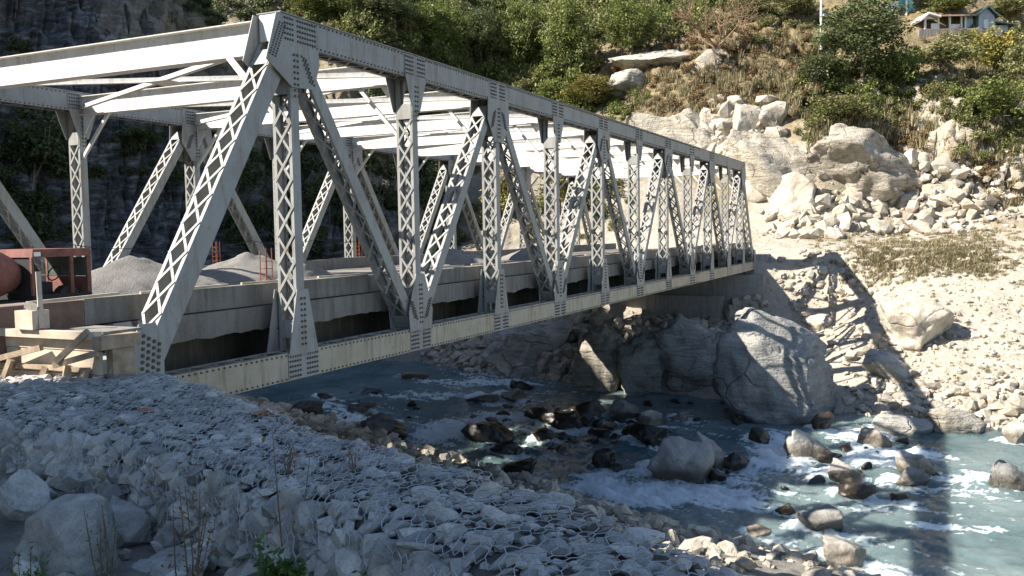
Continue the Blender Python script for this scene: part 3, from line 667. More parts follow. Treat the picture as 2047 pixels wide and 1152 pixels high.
# ------------------------------------------------------------------ abutments
mb = MB(); mb.abox(58.2, 61.5, -0.9, 13.9, -6.5, -0.35); mb.abox(60.3, 61.6, -0.9, 13.9, -0.35, 1.15)
mb.build('far_abutment', M['conc_ab'], label='grey concrete abutment under the far end of the bridge', cat='abutment')
mb = MB(); mb.prism_y([(61.6, -3.0), (66, -0.5), (66, 1.5), (61.6, 1.5)], -0.85, -0.35); mb.build('wing_wall', M['conc_ab'], label='low concrete wing wall beside the far bridge end', cat='wall')
mb = MB(); mb.abox(57.2, 58.19, 2.0, 13.6, -5.5, -1.9); mb.build('pier_footing', M['conc_ab'], label='stepped concrete footing in the dark below the far abutment', cat='footing')
mb = MB(); mb.abox(-0.9, 2.2, -0.35, 13.4, -4.2, -0.34); mb.abox(-0.9, 0.10, -0.35, 13.4, -0.34, 1.15); mb.build('near_abutment', M['conc_ab'], label='concrete abutment under the near end of the bridge', cat='abutment')
# shuttering of the approach wing wall (sunlit boards, walings, struts)
form = empty('formwork', (-1.25, 0, 0), 'sunlit timber formwork of wide pale boards beside the near bridge end', 'formwork')
def fpart(name, mb, mat):
    o = mb.build(name, M[mat], form); o.location = (1.25, 0, 0); return o
zz = 0.35
for i, hgt in enumerate((0.34, 0.37, 0.36, 0.30)):
    mb = MB(); mb.abox(-1.30-0.012*(i % 2), -1.25, -1.18, 3.4, zz, zz+hgt-0.012); fpart('shutter_board', mb, 'woodpale'); zz += hgt
mb = MB(); mb.abox(-1.44, -1.32, -1.25, 3.4, 1.60, 1.72); fpart('waling', mb, 'woodpale')
mb = MB(); mb.abox(-1.40, -1.32, -1.0, 3.4, 1.10, 1.17); fpart('waling', mb, 'wood')
for a, b in (((-1.55, 1.9, 1.02), (-1.42, -0.05, 1.45)), ((-1.62, -0.62, 1.28), (-1.42, -1.1, 1.74)), ((-1.60, -0.55, 1.22), (-1.44, -1.3, 1.42)), ((-1.5, 0.95, 0.6), (-1.5, 0.55, 1.25)), ((-1.5, -0.55, 0.7), (-1.4, -0.6, 1.2)), ((-1.48, 0.05, 0.7), (-1.4, -0.1, 1.15)), ((-1.5, 1.5, 0.5), (-1.5, 1.5, 1.2)), ((-1.42, -0.95, 0.75), (-1.42, -0.98, 1.15))):
    mb = MB(); mb.bar(a, b, 0.07, 0.09); fpart('strut', mb, 'wood')
mb = MB(); mb.abox(-1.45, -0.72, -1.40, -1.20, 1.46, 1.66); fpart('cap_beam', mb, 'wood')
mb = MB(); mb.abox(-1.22, -0.80, -1.36, -1.22, 0.4, 1.45); fpart('side_panel', mb, 'wood')
mb = MB(); mb.abox(-1.2, -0.45, -1.15, -0.1, 1.66, 1.70); mb_o = fpart('top_plate', mb, 'conc')
mb = MB(); mb.abox(-1.5, -1.2, 0.02, 0.42, 1.73, 2.02); blk = mb.build('concrete_block', M['woodpale'], label='pale concrete block standing on the sunlit formwork', cat='block')
mb = MB(); mb.bar((-1.35, 0.02, 2.03), (-1.36, 0.30, 2.10), 0.12, 0.09); mb.build('broken_block', M['conc'], label='small broken piece lying on the pale concrete block', cat='block')
mb = MB(); mb.bar((-1.36, 0.0, 1.74), (-1.30, 0.10, 2.62), 0.07, 0.07); mb.build('timber_stake', M['woodpale'], label='upright pale timber stake beside the orange truck cab', cat='stake')

# ------------------------------------------------------------------ orange site truck on the deck
def deck_truck():
    t = empty('site_truck', (3.0, 5.2, 1.6), 'faded orange site truck with open cab and drum behind the near parapet', 'truck')
    def P(name, mb, mat, par=None):
        o = mb.build(name, M[mat], par or t)
        if par is None: o.location = (-3.0, -5.2, -1.6)
        return o
    x0, x1, y0, y1, zf, zr = 1.95, 3.42, 4.55, 5.9, 1.95, 2.92
    mb = MB(); mb.prism_y([(x0, zr-0.17), (x1-0.05, zr-0.17), (x1, zr-0.10), (x1-0.05, zr), (x0+0.02, zr)], y0-0.03, y1+0.03); P('cab_roof', mb, 'orange')
    mb = MB(); mb.abox(x0, x1, y0, y1, zf-0.14, zf); P('cab_floor', mb, 'dark')
    for (x, y, w) in ((x0+0.03, y0+0.03, 0.03), (x1-0.05, y0+0.03, 0.05), (x0+0.03, y1-0.03, 0.03), (x1-0.05, y1-0.03, 0.05), (x0+0.98, y0+0.03, 0.04)):
        mb = MB(); mb.abox(x-w, x+w, y-0.03, y+0.03, zf, zr-0.17); P('cab_pillar', mb, 'orange')
    mb = MB(); mb.abox(x0+0.03, x0+0.05, y0+0.08, y1-0.08, zf, zr-0.18); P('back_panel', mb, 'dark')
    mb = MB(); mb.abox(x1-0.09, x1-0.07, y0+0.08, y1-0.08, zf+0.35, zr-0.2); P('windscreen', mb, 'glass')
    mb = MB(); mb.abox(x1-0.10, x1-0.02, y0+0.08, y1-0.08, zf, zf+0.34); P('front_panel', mb, 'orange')
    mb = MB(); mb.abox(x0+0.10, x0+0.75, y1-0.06, y1-0.03, zf, zr-0.18); P('far_door', mb, 'dark')
    mb = MB(); mb.abox(x0+0.35, x0+0.75, y0+0.35, y0+0.85, zf, zf+0.25); mb.abox(x0+0.3, x0+0.4, y0+0.35, y0+0.85, zf+0.25, zf+0.6); P('seat', mb, 'tyre')
    mb = MB(); c = np.array([x0+1.0, y0+0.6, zf+0.42]); mb.tube([c+0.19*np.array([0.35*math.cos(a), math.sin(a), 0.8*math.cos(a)]) for a in np.linspace(0, 2*math.pi, 20)], 0.016, 5); P('steering_wheel', mb, 'tyre')
    mb = MB(); prof = [(-1.9, 0.30), (-1.5, 0.52), (-0.8, 0.66), (-0.2, 0.62), (0.25, 0.42), (0.4, 0.3)]; nn = 18; V = []
    for dx, r in prof: V += [(x0-0.35+dx, 5.2+r*math.cos(2*math.pi*k/nn), 2.42+0.10*(-dx)+r*math.sin(2*math.pi*k/nn)*0.92) for k in range(nn)]
    mb.add(V, [(i*nn+k, i*nn+(k+1) % nn, (i+1)*nn+(k+1) % nn, (i+1)*nn+k) for i in range(len(prof)-1) for k in range(nn)]+[tuple(range(nn))[::-1], tuple(range(len(V)-nn, len(V)))])
    P('drum', mb, 'orange', None).data.polygons.foreach_set('use_smooth', [True]*((len(prof)-1)*nn+2))
    mb = MB(); mb.abox(-0.6, x1-0.1, 4.75, 5.7, 1.86, 1.94-0.13); P('chassis', mb, 'dark')
    for x in (0.0, 2.9):
        for y in (4.62, 5.6):
            mb = MB(); mb.tube([(x, y, 1.86), (x, y+0.22, 1.86)], 0.26, 16); P('wheel', mb, 'tyre')
    mb = MB(); mb.abox(x0+0.04, x0+0.2, y0-0.032, y0-0.03, zr-0.15, zr-0.06); P('number_plate', mb, 'white')
deck_truck()

# ------------------------------------------------------------------ sand heaps on the deck
def heap(cx, cy, lx, ly, h, seed, label):
    n = 46; A = np.linspace(-1, 1, n); X, Y = np.meshgrid(A, A, indexing='ij'); r = np.hypot(X, Y)
    P = np.stack([X*2.2, Y*2.2, 0*X+seed], -1).reshape(-1, 3); q = fbm(P, 4, seed).reshape(X.shape)
    q2 = fbm(P*3.5, 3, seed+2).reshape(X.shape); Z = h*np.clip(1-r*(1+0.5*q), 0, 1)**0.8*(1+0.4*q)+0.05*h*q2*np.clip(1-r, 0, 1)-0.03
    V = np.stack([X*lx, Y*ly, Z], -1).reshape(-1, 3); i, j = np.meshgrid(np.arange(n-1), np.arange(n-1), indexing='ij'); k = (i*n+j).ravel()
    o = link('sand_heap', fast_mesh('sand_heap', V, np.stack([k, k+n, k+n+1, k+1], 1), True), M['sand'], label=label, cat='sand heap', group='sand heaps on the deck'); o.location = (cx, cy, 1.60)
heap(6.2, 6.4, 3.2, 2.0, 1.05, 3, 'broad grey sand heap just right of the orange truck cab')
heap(11.0, 6.8, 2.9, 2.0, 1.08, 5, 'pointed grey sand heap on the deck left of the first latticed post')
heap(8.6, 2.6, 2.4, 0.9, 0.72, 8, 'low spread of pale sand along the near kerb')
heap(16.5, 3.2, 2.2, 1.0, 0.62, 9, 'low pale sand heap seen behind the second panel of the truss')
heap(27.5, 8.5, 2.6, 1.6, 0.95, 12, 'pale sand heap on the deck beyond the third latticed post')
heap(36, 8.0, 2.4, 1.6, 0.9, 15, 'small sunlit sand heap farthest along the deck')
# rusty starter-bar cages and safety ropes along the kerbs
def cage(x, y, h, label):
    e = empty('rebar_cage', (x, y, 2.0), label, 'reinforcement', 'rusty bar cages along the deck edge')
    for dx in (-0.11, 0.11):
        for dy in (-0.08, 0.08): mb = MB(); mb.tube([(dx, dy, -0.3), (dx+random.uniform(-.02, .02), dy, h)], 0.014, 5); mb.build('upright_bar', M['rust'], e)
    for k in range(int(h/0.17)):
        z = 0.05+k*0.17; mb = MB(); mb.tube([(-0.11, -0.08, z), (0.11, -0.08, z), (0.11, 0.08, z), (-0.11, 0.08, z), (-0.11, -0.08, z)], 0.008, 4); mb.build('link_bar', M['rust'], e)
cage(5.15, 1.05, 0.85, 'thin rusty bar cage on the near kerb against the first latticed post')
cage(15.2, W_IN-0.6, 0.95, 'rusty bar cage on the far kerb between two leaning diagonals')
cage(24.5, W_IN-0.6, 0.8, 'small rusty bar cage on the far kerb behind the third panel')
cage(22, 1.05, 0.35, 'short rusty bar cage on the near kerb behind the third panel')
for (xa, xb, y, lab) in ((5, 30, W_IN-0.3, 'thin dark rope strung between the far truss posts'),):
    mb = MB(); pts = []
    for k in range(6):
        for t in np.linspace(0, 1, 8, endpoint=False): x = xa+(k+t)*(xb-xa)/6; pts.append((x, y, 2.95-0.18*4*t*(1-t)))
    mb.tube(pts, 0.012, 4); mb.build('safety_rope', M['dark'], label=lab, cat='rope')

# ------------------------------------------------------------------ river
FLOW = np.array([-0.30, -0.954])
RB = []   # river boulders: (x, yb, w, h, material, label)
rb = [
 (1615, 915, 108, 62, 'river', 'large rounded grey boulder in the white chute, smooth and water-worn'),
 (1362, 962, 155, 92, 'river', 'biggest grey angular boulder in mid-river with a broad flat top'),
 (1422, 936, 70, 74, 'river', 'leaning pale slab propped against the biggest mid-river boulder'),
 (1476, 934, 72, 28, 'river_dark', 'low dark wet rock right of the leaning pale slab'),
 (1521, 890, 50, 36, 'river_dark', 'small round dark rock at the top of the white chute'),
 (1650, 1068, 100, 56, 'river', 'isolated whitish boulder standing in calm water near the pebble beach'),
 (1693, 964, 88, 44, 'river', 'rounded brownish boulder striped with truss shadow in mid-river'),
 (1718, 998, 84, 34, 'river_dark', 'cluster of low dark stones below the striped boulder'),
 (1838, 948, 100, 46, 'river', 'flat-topped brown slab in the sunlit riffle'),
 (1828, 972, 82, 34, 'river', 'smaller wet stone in front of the flat-topped brown slab'),
 (1752, 892, 76, 36, 'river', 'domed boulder in foam below the sloping far bank'),
 (2028, 978, 96, 62, 'river', 'white peaked boulder cut by the right edge of the picture'),
 (2036, 886, 50, 44, 'river', 'pale boulder on the far shore at the right edge'),
 (975, 882, 118, 38, 'river_dark', 'long flat dark rock with foam around it under the bridge'),
 (1012, 908, 74, 28, 'river_dark', 'low black rock in front of the long flat dark rock'),
 (1088, 880, 56, 22, 'river_dark', 'small black rock right of the long flat dark rock'),
 (1040, 780, 62, 18, 'river_dark', 'dark rock breaking the surface near the shaded far shore'),
 (1022, 798, 70, 16, 'river', 'pale flat stone just below the dark rock near the far shore'),
 (962, 804, 80, 15, 'river', 'pale streaked low slab in the upstream rapid'),
 (830, 758, 62, 13, 'river', 'flat pale slab farthest upstream in the shaded water'),
 (1175, 836, 86, 36, 'river_dark', 'broad dark rock in the middle of the boulder bar'),
 (1250, 838, 72, 36, 'river', 'grey stone at the right end of the boulder bar'),
 (1300, 892, 90, 42, 'river_dark', 'dark rock behind the biggest mid-river boulder'),
 (1362, 840, 46, 18, 'river', 'small pale stone alone in the far dark channel'),
 (1122, 856, 100, 36, 'river_dark', 'rugged dark rock at the left end of the boulder bar'),
 (1208, 938, 54, 40, 'river_dark', 'dark peaked rock with water pouring around it'),
 (1572, 1032, 46, 26, 'river_dark', 'small dark stone upstream of the isolated whitish boulder'),
 (1520, 1072, 52, 20, 'river', 'half-sunken grey stone off the pebble beach'),
 (1695, 1128, 100, 46, 'river', 'brown and white boulder at the outer end of the pebble beach'),
 (1648, 862, 48, 40, 'river_dark', 'brown wet rock at the foot of the giant grey boulder'),
 (745, 880, 150, 44, 'river_dark', 'long mossy dark rock at the near shore behind the gabion wall'),
 (1040, 962, 76, 46, 'river_dark', 'black shore rock behind the gabion edge'),
 (610, 842, 80, 40, 'river_dark', 'dark brown rock at the near shore below the bridge chord'),
 (722, 824, 66, 18, 'river_dark', 'low dark rock in the upstream riffle'),
 (742, 788, 46, 12, 'river_dark', 'thin dark rock in smooth upstream water'),
 (645, 797, 44, 11, 'river_dark', 'small dark stone in smooth upstream water'),
 (1300, 850, 60, 30, 'river', 'grey stone between the boulder bar and the far channel'),
 (1265, 872, 54, 26, 'river_dark', 'dark stone in the lower boulder bar'),
 (1075, 838, 60, 24, 'river_dark', 'dark stone at the upstream end of the boulder bar'),
]
for k, (x, yb, w, h, mt_, lab) in enumerate(rb):
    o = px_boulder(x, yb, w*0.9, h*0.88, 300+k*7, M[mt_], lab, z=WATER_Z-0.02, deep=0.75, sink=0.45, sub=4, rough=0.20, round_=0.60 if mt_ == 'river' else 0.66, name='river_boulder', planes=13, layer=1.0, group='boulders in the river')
    p = at_z(x, yb, WATER_Z); RB.append((p[0]+CF[0]*w*depth(p)/F_PX*0.3, p[1]+CF[1]*w*depth(p)/F_PX*0.3, w*depth(p)/F_PX*0.5))
FOAM_PX = [(900, 862, 70, 22, 1), (1330, 985, 170, 26, 1), (1200, 965, 60, 22, 0.9), (1450, 1005, 90, 18, 0.8), (1565, 905, 60, 34, 1), (1640, 945, 60, 16, 0.7), (1720, 868, 60, 14, 1), (1780, 910, 110, 20, 0.7), (1940, 955, 70, 16, 0.6),
           (1060, 748, 130, 10, 0.7), (980, 765, 90, 10, 0.7), (720, 835, 80, 22, 0.7), (660, 812, 50, 10, 0.5), (860, 790, 110, 10, 0.45), (1000, 835, 80, 12, 0.8), (1100, 860, 100, 8, 0.6), (1260, 770, 80, 6, 0.4), (1960, 1060, 60, 12, 0.40), (1870, 1050, 60, 12, 0.5), (1540, 870, 50, 12, 0.7), (1480, 955, 70, 16, 0.6), (1740, 1020, 60, 10, 0.5), (1700, 1085, 60, 8, 0.6)]
FOAM_CACHE = []
def water_z(X, Y):
    P = np.stack([X, Y], -1).reshape(-1, 2); s = P@FLOW; c = P@np.array([FLOW[1], -FLOW[0]])
    w1 = fbm(np.stack([s*0.55, c*0.9, 0*s], 1), 3, 41).reshape(X.shape); w2 = fbm(np.stack([s*1.7, c*2.6, 0*s+4], 1), 3, 43).reshape(X.shape); w3 = fbm(np.stack([s*4.5, c*6.5, 0*s+9], 1), 3, 45, ridged=True).reshape(X.shape)
    fo = foam_field(X, Y); FOAM_CACHE.append(fo)
    pile = np.zeros(X.shape)
    for (bx, by, r) in RB:
        ds = (X-bx)*FLOW[0]+(Y-by)*FLOW[1]; dc = (X-bx)*FLOW[1]-(Y-by)*FLOW[0]
        pile += np.exp(-((dc/(1.1*r))**2))*(0.22*min(1, r)*np.exp(-((ds+0.9*r)/(0.5*r))**2)-0.20*min(1, r)*np.exp(-((ds-1.2*r)/(0.7*r))**2))
    return WATER_Z+pile+0.12*w1+(0.06+0.17*fo)*w2+(0.015+0.10*fo)*w3
def foam_field(X, Y):
    P = np.stack([X, Y], -1).reshape(-1, 2); s = P@FLOW; c = P@np.array([FLOW[1], -FLOW[0]]); f = np.zeros(len(P))
    for (bx, by, r) in RB:
        b = np.array([bx, by]); ds = (P-b)@FLOW; dc = (P-b)@np.array([FLOW[1], -FLOW[0]])
        f = np.maximum(f, 0.75*np.exp(-((dc/(0.9*r+0.10*np.clip(ds, 0, 9)))**2))*np.exp(-np.clip(ds, 0, 99)/(2.2*r+0.8))*sstep(-1.5*r-0.3, -0.9*r, ds))
    for (x, y, wx, wy, a) in FOAM_PX:
        q = at_z(x, y, WATER_Z); qa = at_z(x+wx, y, WATER_Z)-q; qb = at_z(x, y+wy, WATER_Z)-q
        Mx = np.linalg.inv(np.stack([qa[:2], qb[:2]], 1)); e = (P-q[:2])@Mx.T; f = np.maximum(f, a*np.exp(-(e**2).sum(1)*0.8))
    return f.reshape(X.shape)
Vw, Fw = polar_grid(-20, 60, 780, 15, 95, 430, water_z)
mw = fast_mesh('river', Vw, Fw, True)
fo = FOAM_CACHE[0].ravel(); s_ = Vw[:, :2]@FLOW; c_ = Vw[:, :2]@np.array([FLOW[1], -FLOW[0]])
streak = fbm(np.stack([s_*0.55, c_*3.6, 0*s_], 1), 5, 61, 0.6); fine = fbm(np.stack([s_*5, c_*9, 0*s_], 1), 4, 67, 0.65)
base_streak = 0.26*sstep(0.10, 0.50, streak)
attr(mw, 'foam', np.clip(sstep(0.15, 0.70, fo*1.3+0.6*streak+0.55*fine)*sstep(0.05, 0.3, fo+base_streak)+0.35*base_streak*sstep(0.0, 0.4, fine), 0, 1))
def water_mat():
    m, N, L, B = new_mat('glacial_water'); p = pos(N)
    f = nd(N, 'ShaderNodeAttribute', attribute_name='foam').outputs['Fac']; n = noise(N, L, p, 0.25, 3); n9 = noise(N, L, p, 14, 4, 0.7)
    col = ramp(N, L, n, [(0.35, (0.065, 0.112, 0.12)), (0.65, (0.165, 0.215, 0.212))])
    a0 = math.atan2(FLOW[1], FLOW[0]); s0 = nd(N, 'ShaderNodeMapping'); s0.vector_type = 'TEXTURE'; s0.inputs['Rotation'].default_value = (0, 0, a0); s0.inputs['Scale'].default_value = (1.0, 0.45, 1.0); L.new(p, s0.inputs['Vector'])
    lace = noise(N, L, s0.outputs[0], 4.5, 8, 0.72, 0.9)
    ff = math_(N, L, 'MULTIPLY', math_(N, L, 'SUBTRACT', math_(N, L, 'MULTIPLY', f, 1.3), math_(N, L, 'MULTIPLY', lace, 0.95)), 1.15, True)
    L.new(mixc(N, L, ff, col, (0.54, 0.60, 0.62)), B.inputs['Base Color']); L.new(mixc(N, L, ff, (0.13,)*3, (0.75,)*3), B.inputs['Roughness']); B.inputs['IOR'].default_value = 1.33; B.inputs['Subsurface Weight'].default_value = 1.0; B.inputs['Subsurface Scale'].default_value = 2.2; B.inputs['Subsurface Radius'].default_value = (1.0, 1.0, 1.0)
    a = math.atan2(FLOW[1], FLOW[0]); sp = nd(N, 'ShaderNodeMapping'); sp.vector_type = 'TEXTURE'; sp.inputs['Rotation'].default_value = (0, 0, a); sp.inputs['Scale'].default_value = (1.0, 0.55, 1.0); L.new(p, sp.inputs['Vector'])
    h = math_(N, L, 'ADD', noise(N, L, sp.outputs[0], 3.2, 5, 0.6, 0.6), math_(N, L, 'MULTIPLY', noise(N, L, p, 11, 3), 0.3)); bump(N, L, h, 0.55, 0.10, B); return m
river = link('river', mw, water_mat(), kind='structure')
g = np.random.default_rng(63); PP = []
for (x0, x1, y0, y1, n) in ((900, 1480, 800, 880, 46), (1080, 1320, 820, 900, 34), (1560, 1860, 880, 1010, 20), (600, 860, 770, 860, 18), (1230, 1500, 930, 960, 10)):
    for _ in range(n): PP.append(at_z(g.uniform(x0, x1), g.uniform(y0, y1), WATER_Z))
PP = np.array(PP); sz = 0.25+0.65*g.random(len(PP))**2
scatter_rocks(PP, sz, g, M['river_dark'], M['river_dark'], river, keep=200, tilt=0.35, flat=(0.4, 0.7), lib=SMALL[:6])

# ------------------------------------------------------------------ what the camera sees of the far terrain: used to stand things on it
def visible_bins(V, na, ndist, bw=4):
    D = (V-CAM)@CF; px = 1023.5+F_PX*((V-CAM)@CR)/D; py = 576-F_PX*((V-CAM)@CU)/D
    q = ((V[:, 2]-CAM[2])/np.hypot(V[:, 0]-CAM[0], V[:, 1]-CAM[1])).reshape(na, ndist)
    run = np.maximum.accumulate(q, 1); vis = (q >= run-1e-9).ravel(); ok = vis & (px > -60) & (px < 2110) & (py > -150) & (py < 1152)
    B = np.full((2176//bw, 1312//bw), -1, int); idx = np.nonzero(ok)[0]; B[((px[idx]+62)//bw).astype(int), ((py[idx]+152)//bw).astype(int)] = idx; return B
BW = 4; BINS = visible_bins(Vt, 760, 420, BW)
def hit(x, y, reach=6):
    i, j = int((x+62)//BW), int((y+152)//BW)
    for r in range(reach):
        a = BINS[max(0, i-r):i+r+1, max(0, j-r):j+r+1]; g = a[a >= 0]
        if len(g): return Vt[g[len(g)//2]].copy()
    return None
def in_poly(x, y, poly):
    c = False; n = len(poly)
    for i in range(n):
        x1, y1 = poly[i]; x2, y2 = poly[(i+1) % n]
        if (y1 > y) != (y2 > y) and x < (x2-x1)*(y-y1)/(y2-y1)+x1: c = not c
    return c
def sample_px(poly, n, g):
    xs = [p[0] for p in poly]; ys = [p[1] for p in poly]; out = []; tries = 0
    while len(out) < n and tries < n*8:
        tries += 1; x, y = g.uniform(min(xs), max(xs)), g.uniform(min(ys), max(ys))
        if in_poly(x, y, poly):
            h = hit(x, y, 3)
            if h is not None: out.append(h)
    P = np.array(out).reshape(-1, 3)
    if len(P): Q = P[:, :2]+g.uniform(-1, 1, (len(P), 2))*0.9; P = np.column_stack([Q, P[:, 2]+far_z(Q[:, 0], Q[:, 1])-far_z(P[:, 0], P[:, 1])])
    return P

# ------------------------------------------------------------------ named boulders of the far bank
FB = [
 (1575, 842, 275, 196, 'grey_strata', 'giant grey layered boulder at the water edge right of the bridge', dict(z=WATER_Z, deep=0.8, sub=5, planes=10, round_=0.84, seed=111, rough=0.2, shear=0.55, layer=1.0)),
 (1826, 702, 158, 96, 'pale', 'big smooth white boulder on the sunlit gravel bank', dict(deep=0.7, sub=5, planes=7, round_=0.8, seed=12, tilt=(0, 0.22))),
 (1722, 376, 280, 128, 'pale_strata', 'huge white layered boulder bedded in the hillside below the dark tree', dict(deep=0.8, sub=5, planes=12, round_=0.66, seed=13, sink=0.5, rough=0.2, layer=1.2)),
 (1565, 392, 170, 150, 'pale_strata', 'tall leaning slab of pale layered rock left of the huge layered boulder', dict(deep=0.7, sub=5, planes=13, round_=0.6, seed=14, tilt=(0, -0.3), sink=0.5, rough=0.2, layer=1.2)),
 (1590, 412, 104, 70, 'pale', 'rounded cream boulder below the tall leaning slab', dict(seed=15, round_=0.7, sink=0.4)),
 (1525, 402, 66, 54, 'pale', 'small cream boulder left of the rounded cream boulder', dict(seed=16)),
 (1888, 352, 66, 48, 'pale', 'tan block perched at the foot of the shaded cleft', dict(seed=17, round_=0.62)),
 (1370, 345, 230, 130, 'pale_strata', 'broad pale rock face behind the far end of the top chord', dict(deep=0.6, sub=5, planes=13, round_=0.6, seed=18, sink=0.5, rough=0.2, layer=1.2)),
 (1492, 276, 74, 74, 'pale', 'upright pale block high on the broken cliff', dict(seed=19, round_=0.6)),
 (1545, 262, 60, 50, 'pale', 'small pale block beside the upright one on the cliff', dict(seed=20, round_=0.6)),
 (1250, 190, 84, 52, 'grey_strata', 'grey rounded rock below the overhanging ledge', dict(seed=21)),
 (1320, 130, 200, 34, 'grey_strata', 'long flat overhanging rock ledge on the wooded slope', dict(seed=22, deep=0.8, round_=0.7)),
 (1420, 160, 90, 70, 'pale', 'brown rock wall under the bare tree', dict(seed=23, round_=0.62)),
 (1060, 752, 190, 104, 'grey_strata', 'large shaded grey boulder on the far shore under the bridge', dict(z=WATER_Z, deep=0.7, sub=5, planes=13, round_=0.62, seed=24, rough=0.25, layer=1.2, shear=-0.3)),
 (1205, 782, 120, 122, 'grey_strata', 'sunlit brown rock buttress under the bridge', dict(z=WATER_Z, deep=0.8, sub=5, planes=13, round_=0.6, seed=25, rough=0.25, layer=1.2)),
 (1395, 792, 200, 150, 'grey_strata', 'smooth dark slab in the deck shadow beside the giant boulder', dict(z=WATER_Z, deep=0.5, sub=5, planes=12, round_=0.66, seed=26, rough=0.25, layer=1.2)),
 (1285, 788, 110, 120, 'grey_strata', 'black shaded rock under the bridge next to the brown buttress', dict(z=WATER_Z, deep=0.6, sub=5, planes=13, round_=0.62, seed=27, rough=0.25, layer=1.2)),
 (1918, 864, 112, 42, 'pale_strata', 'flat pale slab at the water edge below the gravel bank', dict(z=WATER_Z, seed=28, round_=0.6, sink=1.2, planes=14)),
 (1812, 866, 120, 34, 'grey_strata', 'flat grey slab at the water edge with the shadow edge on it', dict(z=WATER_Z, seed=29, round_=0.6, sink=1.2, planes=14)),
 (1775, 765, 84, 60, 'grey_strata', 'angular grey slab in the truss shadow on the bank', dict(seed=30, round_=0.55)),
 (2040, 850, 60, 60, 'pale', 'white boulder at the right edge on the far shore', dict(z=WATER_Z, seed=31)),
 (1640, 660, 60, 34, 'pale', 'pale stone slab in the truss shadow above the giant boulder', dict(seed=32, round_=0.6)),
 (1930, 300, 100, 90, 'pale', 'knobbly white outcrop right of the shaded cleft', dict(seed=33, sub=5, round_=0.62, sink=0.5, planes=13)),
]
for (x, yb, w, h, mt_, lab, kw) in FB:
    kw = dict(kw); z = kw.pop('z', None); seed = kw.pop('seed')
    if z is not None: px_boulder(x, yb, w, h, seed, M[mt_], lab, z=z, name='bank_boulder', **kw)
    else:
        p = hit(x, yb, 8)
        if p is not None: s_p = depth(p)/F_PX; q = p+np.array([CF[0], CF[1], 0])*w*s_p*0.2; boulder(q, w*s_p, w*s_p*kw.pop('deep', 0.8), h*s_p*1.05, VIEW_YAW, seed, M[mt_], lab, name='bank_boulder', **kw)
# loose stones of the far bank
g = np.random.default_rng(99); PP = []; SZ = []
def loose(poly, n, s0, s1, power=2.6):
    P = sample_px(poly, n, g); sz = s0+(s1-s0)*g.random(len(P))**power; PP.append(P+np.stack([0*sz, 0*sz, sz*0.12], 1)); SZ.append(sz)
loose([(1500, 470), (1560, 400), (1700, 370), (1880, 340), (1960, 420), (1960, 470)], 420, 0.3, 2.0)
loose([(1560, 520), (1660, 505), (1890, 855), (1690, 850), (1700, 700), (1560, 610)], 520, 0.12, 0.95, 3)
loose([(1700, 560), (2047, 560), (2047, 870), (1880, 860)], 1000, 0.07, 0.48, 4)
loose([(1780, 770), (2047, 770), (2047, 870), (1860, 866)], 260, 0.18, 0.95)
loose([(830, 725), (1000, 640), (1180, 600), (1280, 660), (1160, 760), (960, 745)], 620, 0.25, 1.5)
loose([(1240, 640), (1560, 600), (1500, 660), (1250, 760)], 200, 0.3, 1.3)
loose([(1500, 470), (2047, 440), (2047, 560), (1700, 560)], 360, 0.08, 0.45, 3)
loose([(1300, 300), (1460, 200), (1560, 220), (1540, 380), (1490, 330)], 230, 0.4, 2.6)
loose([(1850, 320), (2047, 330), (2047, 450), (1950, 440)], 200, 0.15, 0.9, 3)
scatter_rocks(np.concatenate(PP), np.concatenate(SZ), g, M['pale_attr'], M['pale'], far_bank, keep=300)
# pebble beach and shore stones of the near bank
g = np.random.default_rng(55); PP = []; SZ = []
for _ in range(6000):
    y = g.uniform(-18, 22); x = g.uniform(4, 34); PP.append((x, y))
PP = np.array(PP); Sn, _ = poly_sd(PP[:, 0], PP[:, 1], NEAR_W); k = (Sn > -0.4) & (Sn < 7.0); PP = PP[k]; Sn = Sn[k]
zz = near_z(PP[:, 0], PP[:, 1]); sz = 0.16+0.65*g.random(len(PP))**3+0.25*(Sn < 1.2)*g.random(len(PP))
scatter_rocks(np.stack([PP[:, 0], PP[:, 1], zz+0.12*sz], 1), sz, g, M['pale_attr'], M['pale'], near_bank, keep=220, rest='shingle')

# ------------------------------------------------------------------ gabion wall in the foreground
gab = empty('gabion_wall', (-3.5, -6, 0), 'long gabion wall of grey stones under wire netting in the foreground', 'gabion')
LAND = [(-4.5, 0.8), (-4.0, -2.4), (-4.05, -5.0), (-4.9, -7.0), (-5.35, -8.4), (-5.85, -9.8), (-6.5, -11.5), (-7.4, -14.5)]
RIV = [(-1.7, 0.6), (-0.45, -1.6), (-1.75, -4.3), (-3.05, -6.55), (-3.65, -8.1), (-4.3, -10), (-5.6, -11.8), (-6.5, -14.5)]
TT = np.array([0, 0.2, 0.4, 0.55, 0.68, 0.8, 0.92, 1.1])
LAND, RIV = np.array(LAND), np.array(RIV)
def gab_top(t, w):
    t = np.asarray(t, float); w = np.asarray(w, float)
    lx, ly = np.interp(t, TT, LAND[:, 0]), np.interp(t, TT, LAND[:, 1]); rx, ry = np.interp(t, TT, RIV[:, 0]), np.interp(t, TT, RIV[:, 1])
    x = lx*(1-w)+rx*w; y = ly*(1-w)+ry*w
    P = np.stack([x, y, 0*x], -1).reshape(-1, 3); z = 0.98+0.06*fbm(P*0.9, 3, 71).reshape(x.shape)+0.03*fbm(P*3, 2, 73).reshape(x.shape)
    edge = np.clip((0.12-w)/0.12, 0, 1); edge2 = np.clip((w-0.93)/0.07, 0, 1)
    return np.stack([x, y, z-0.07*edge**2-0.12*edge2**2], -1)
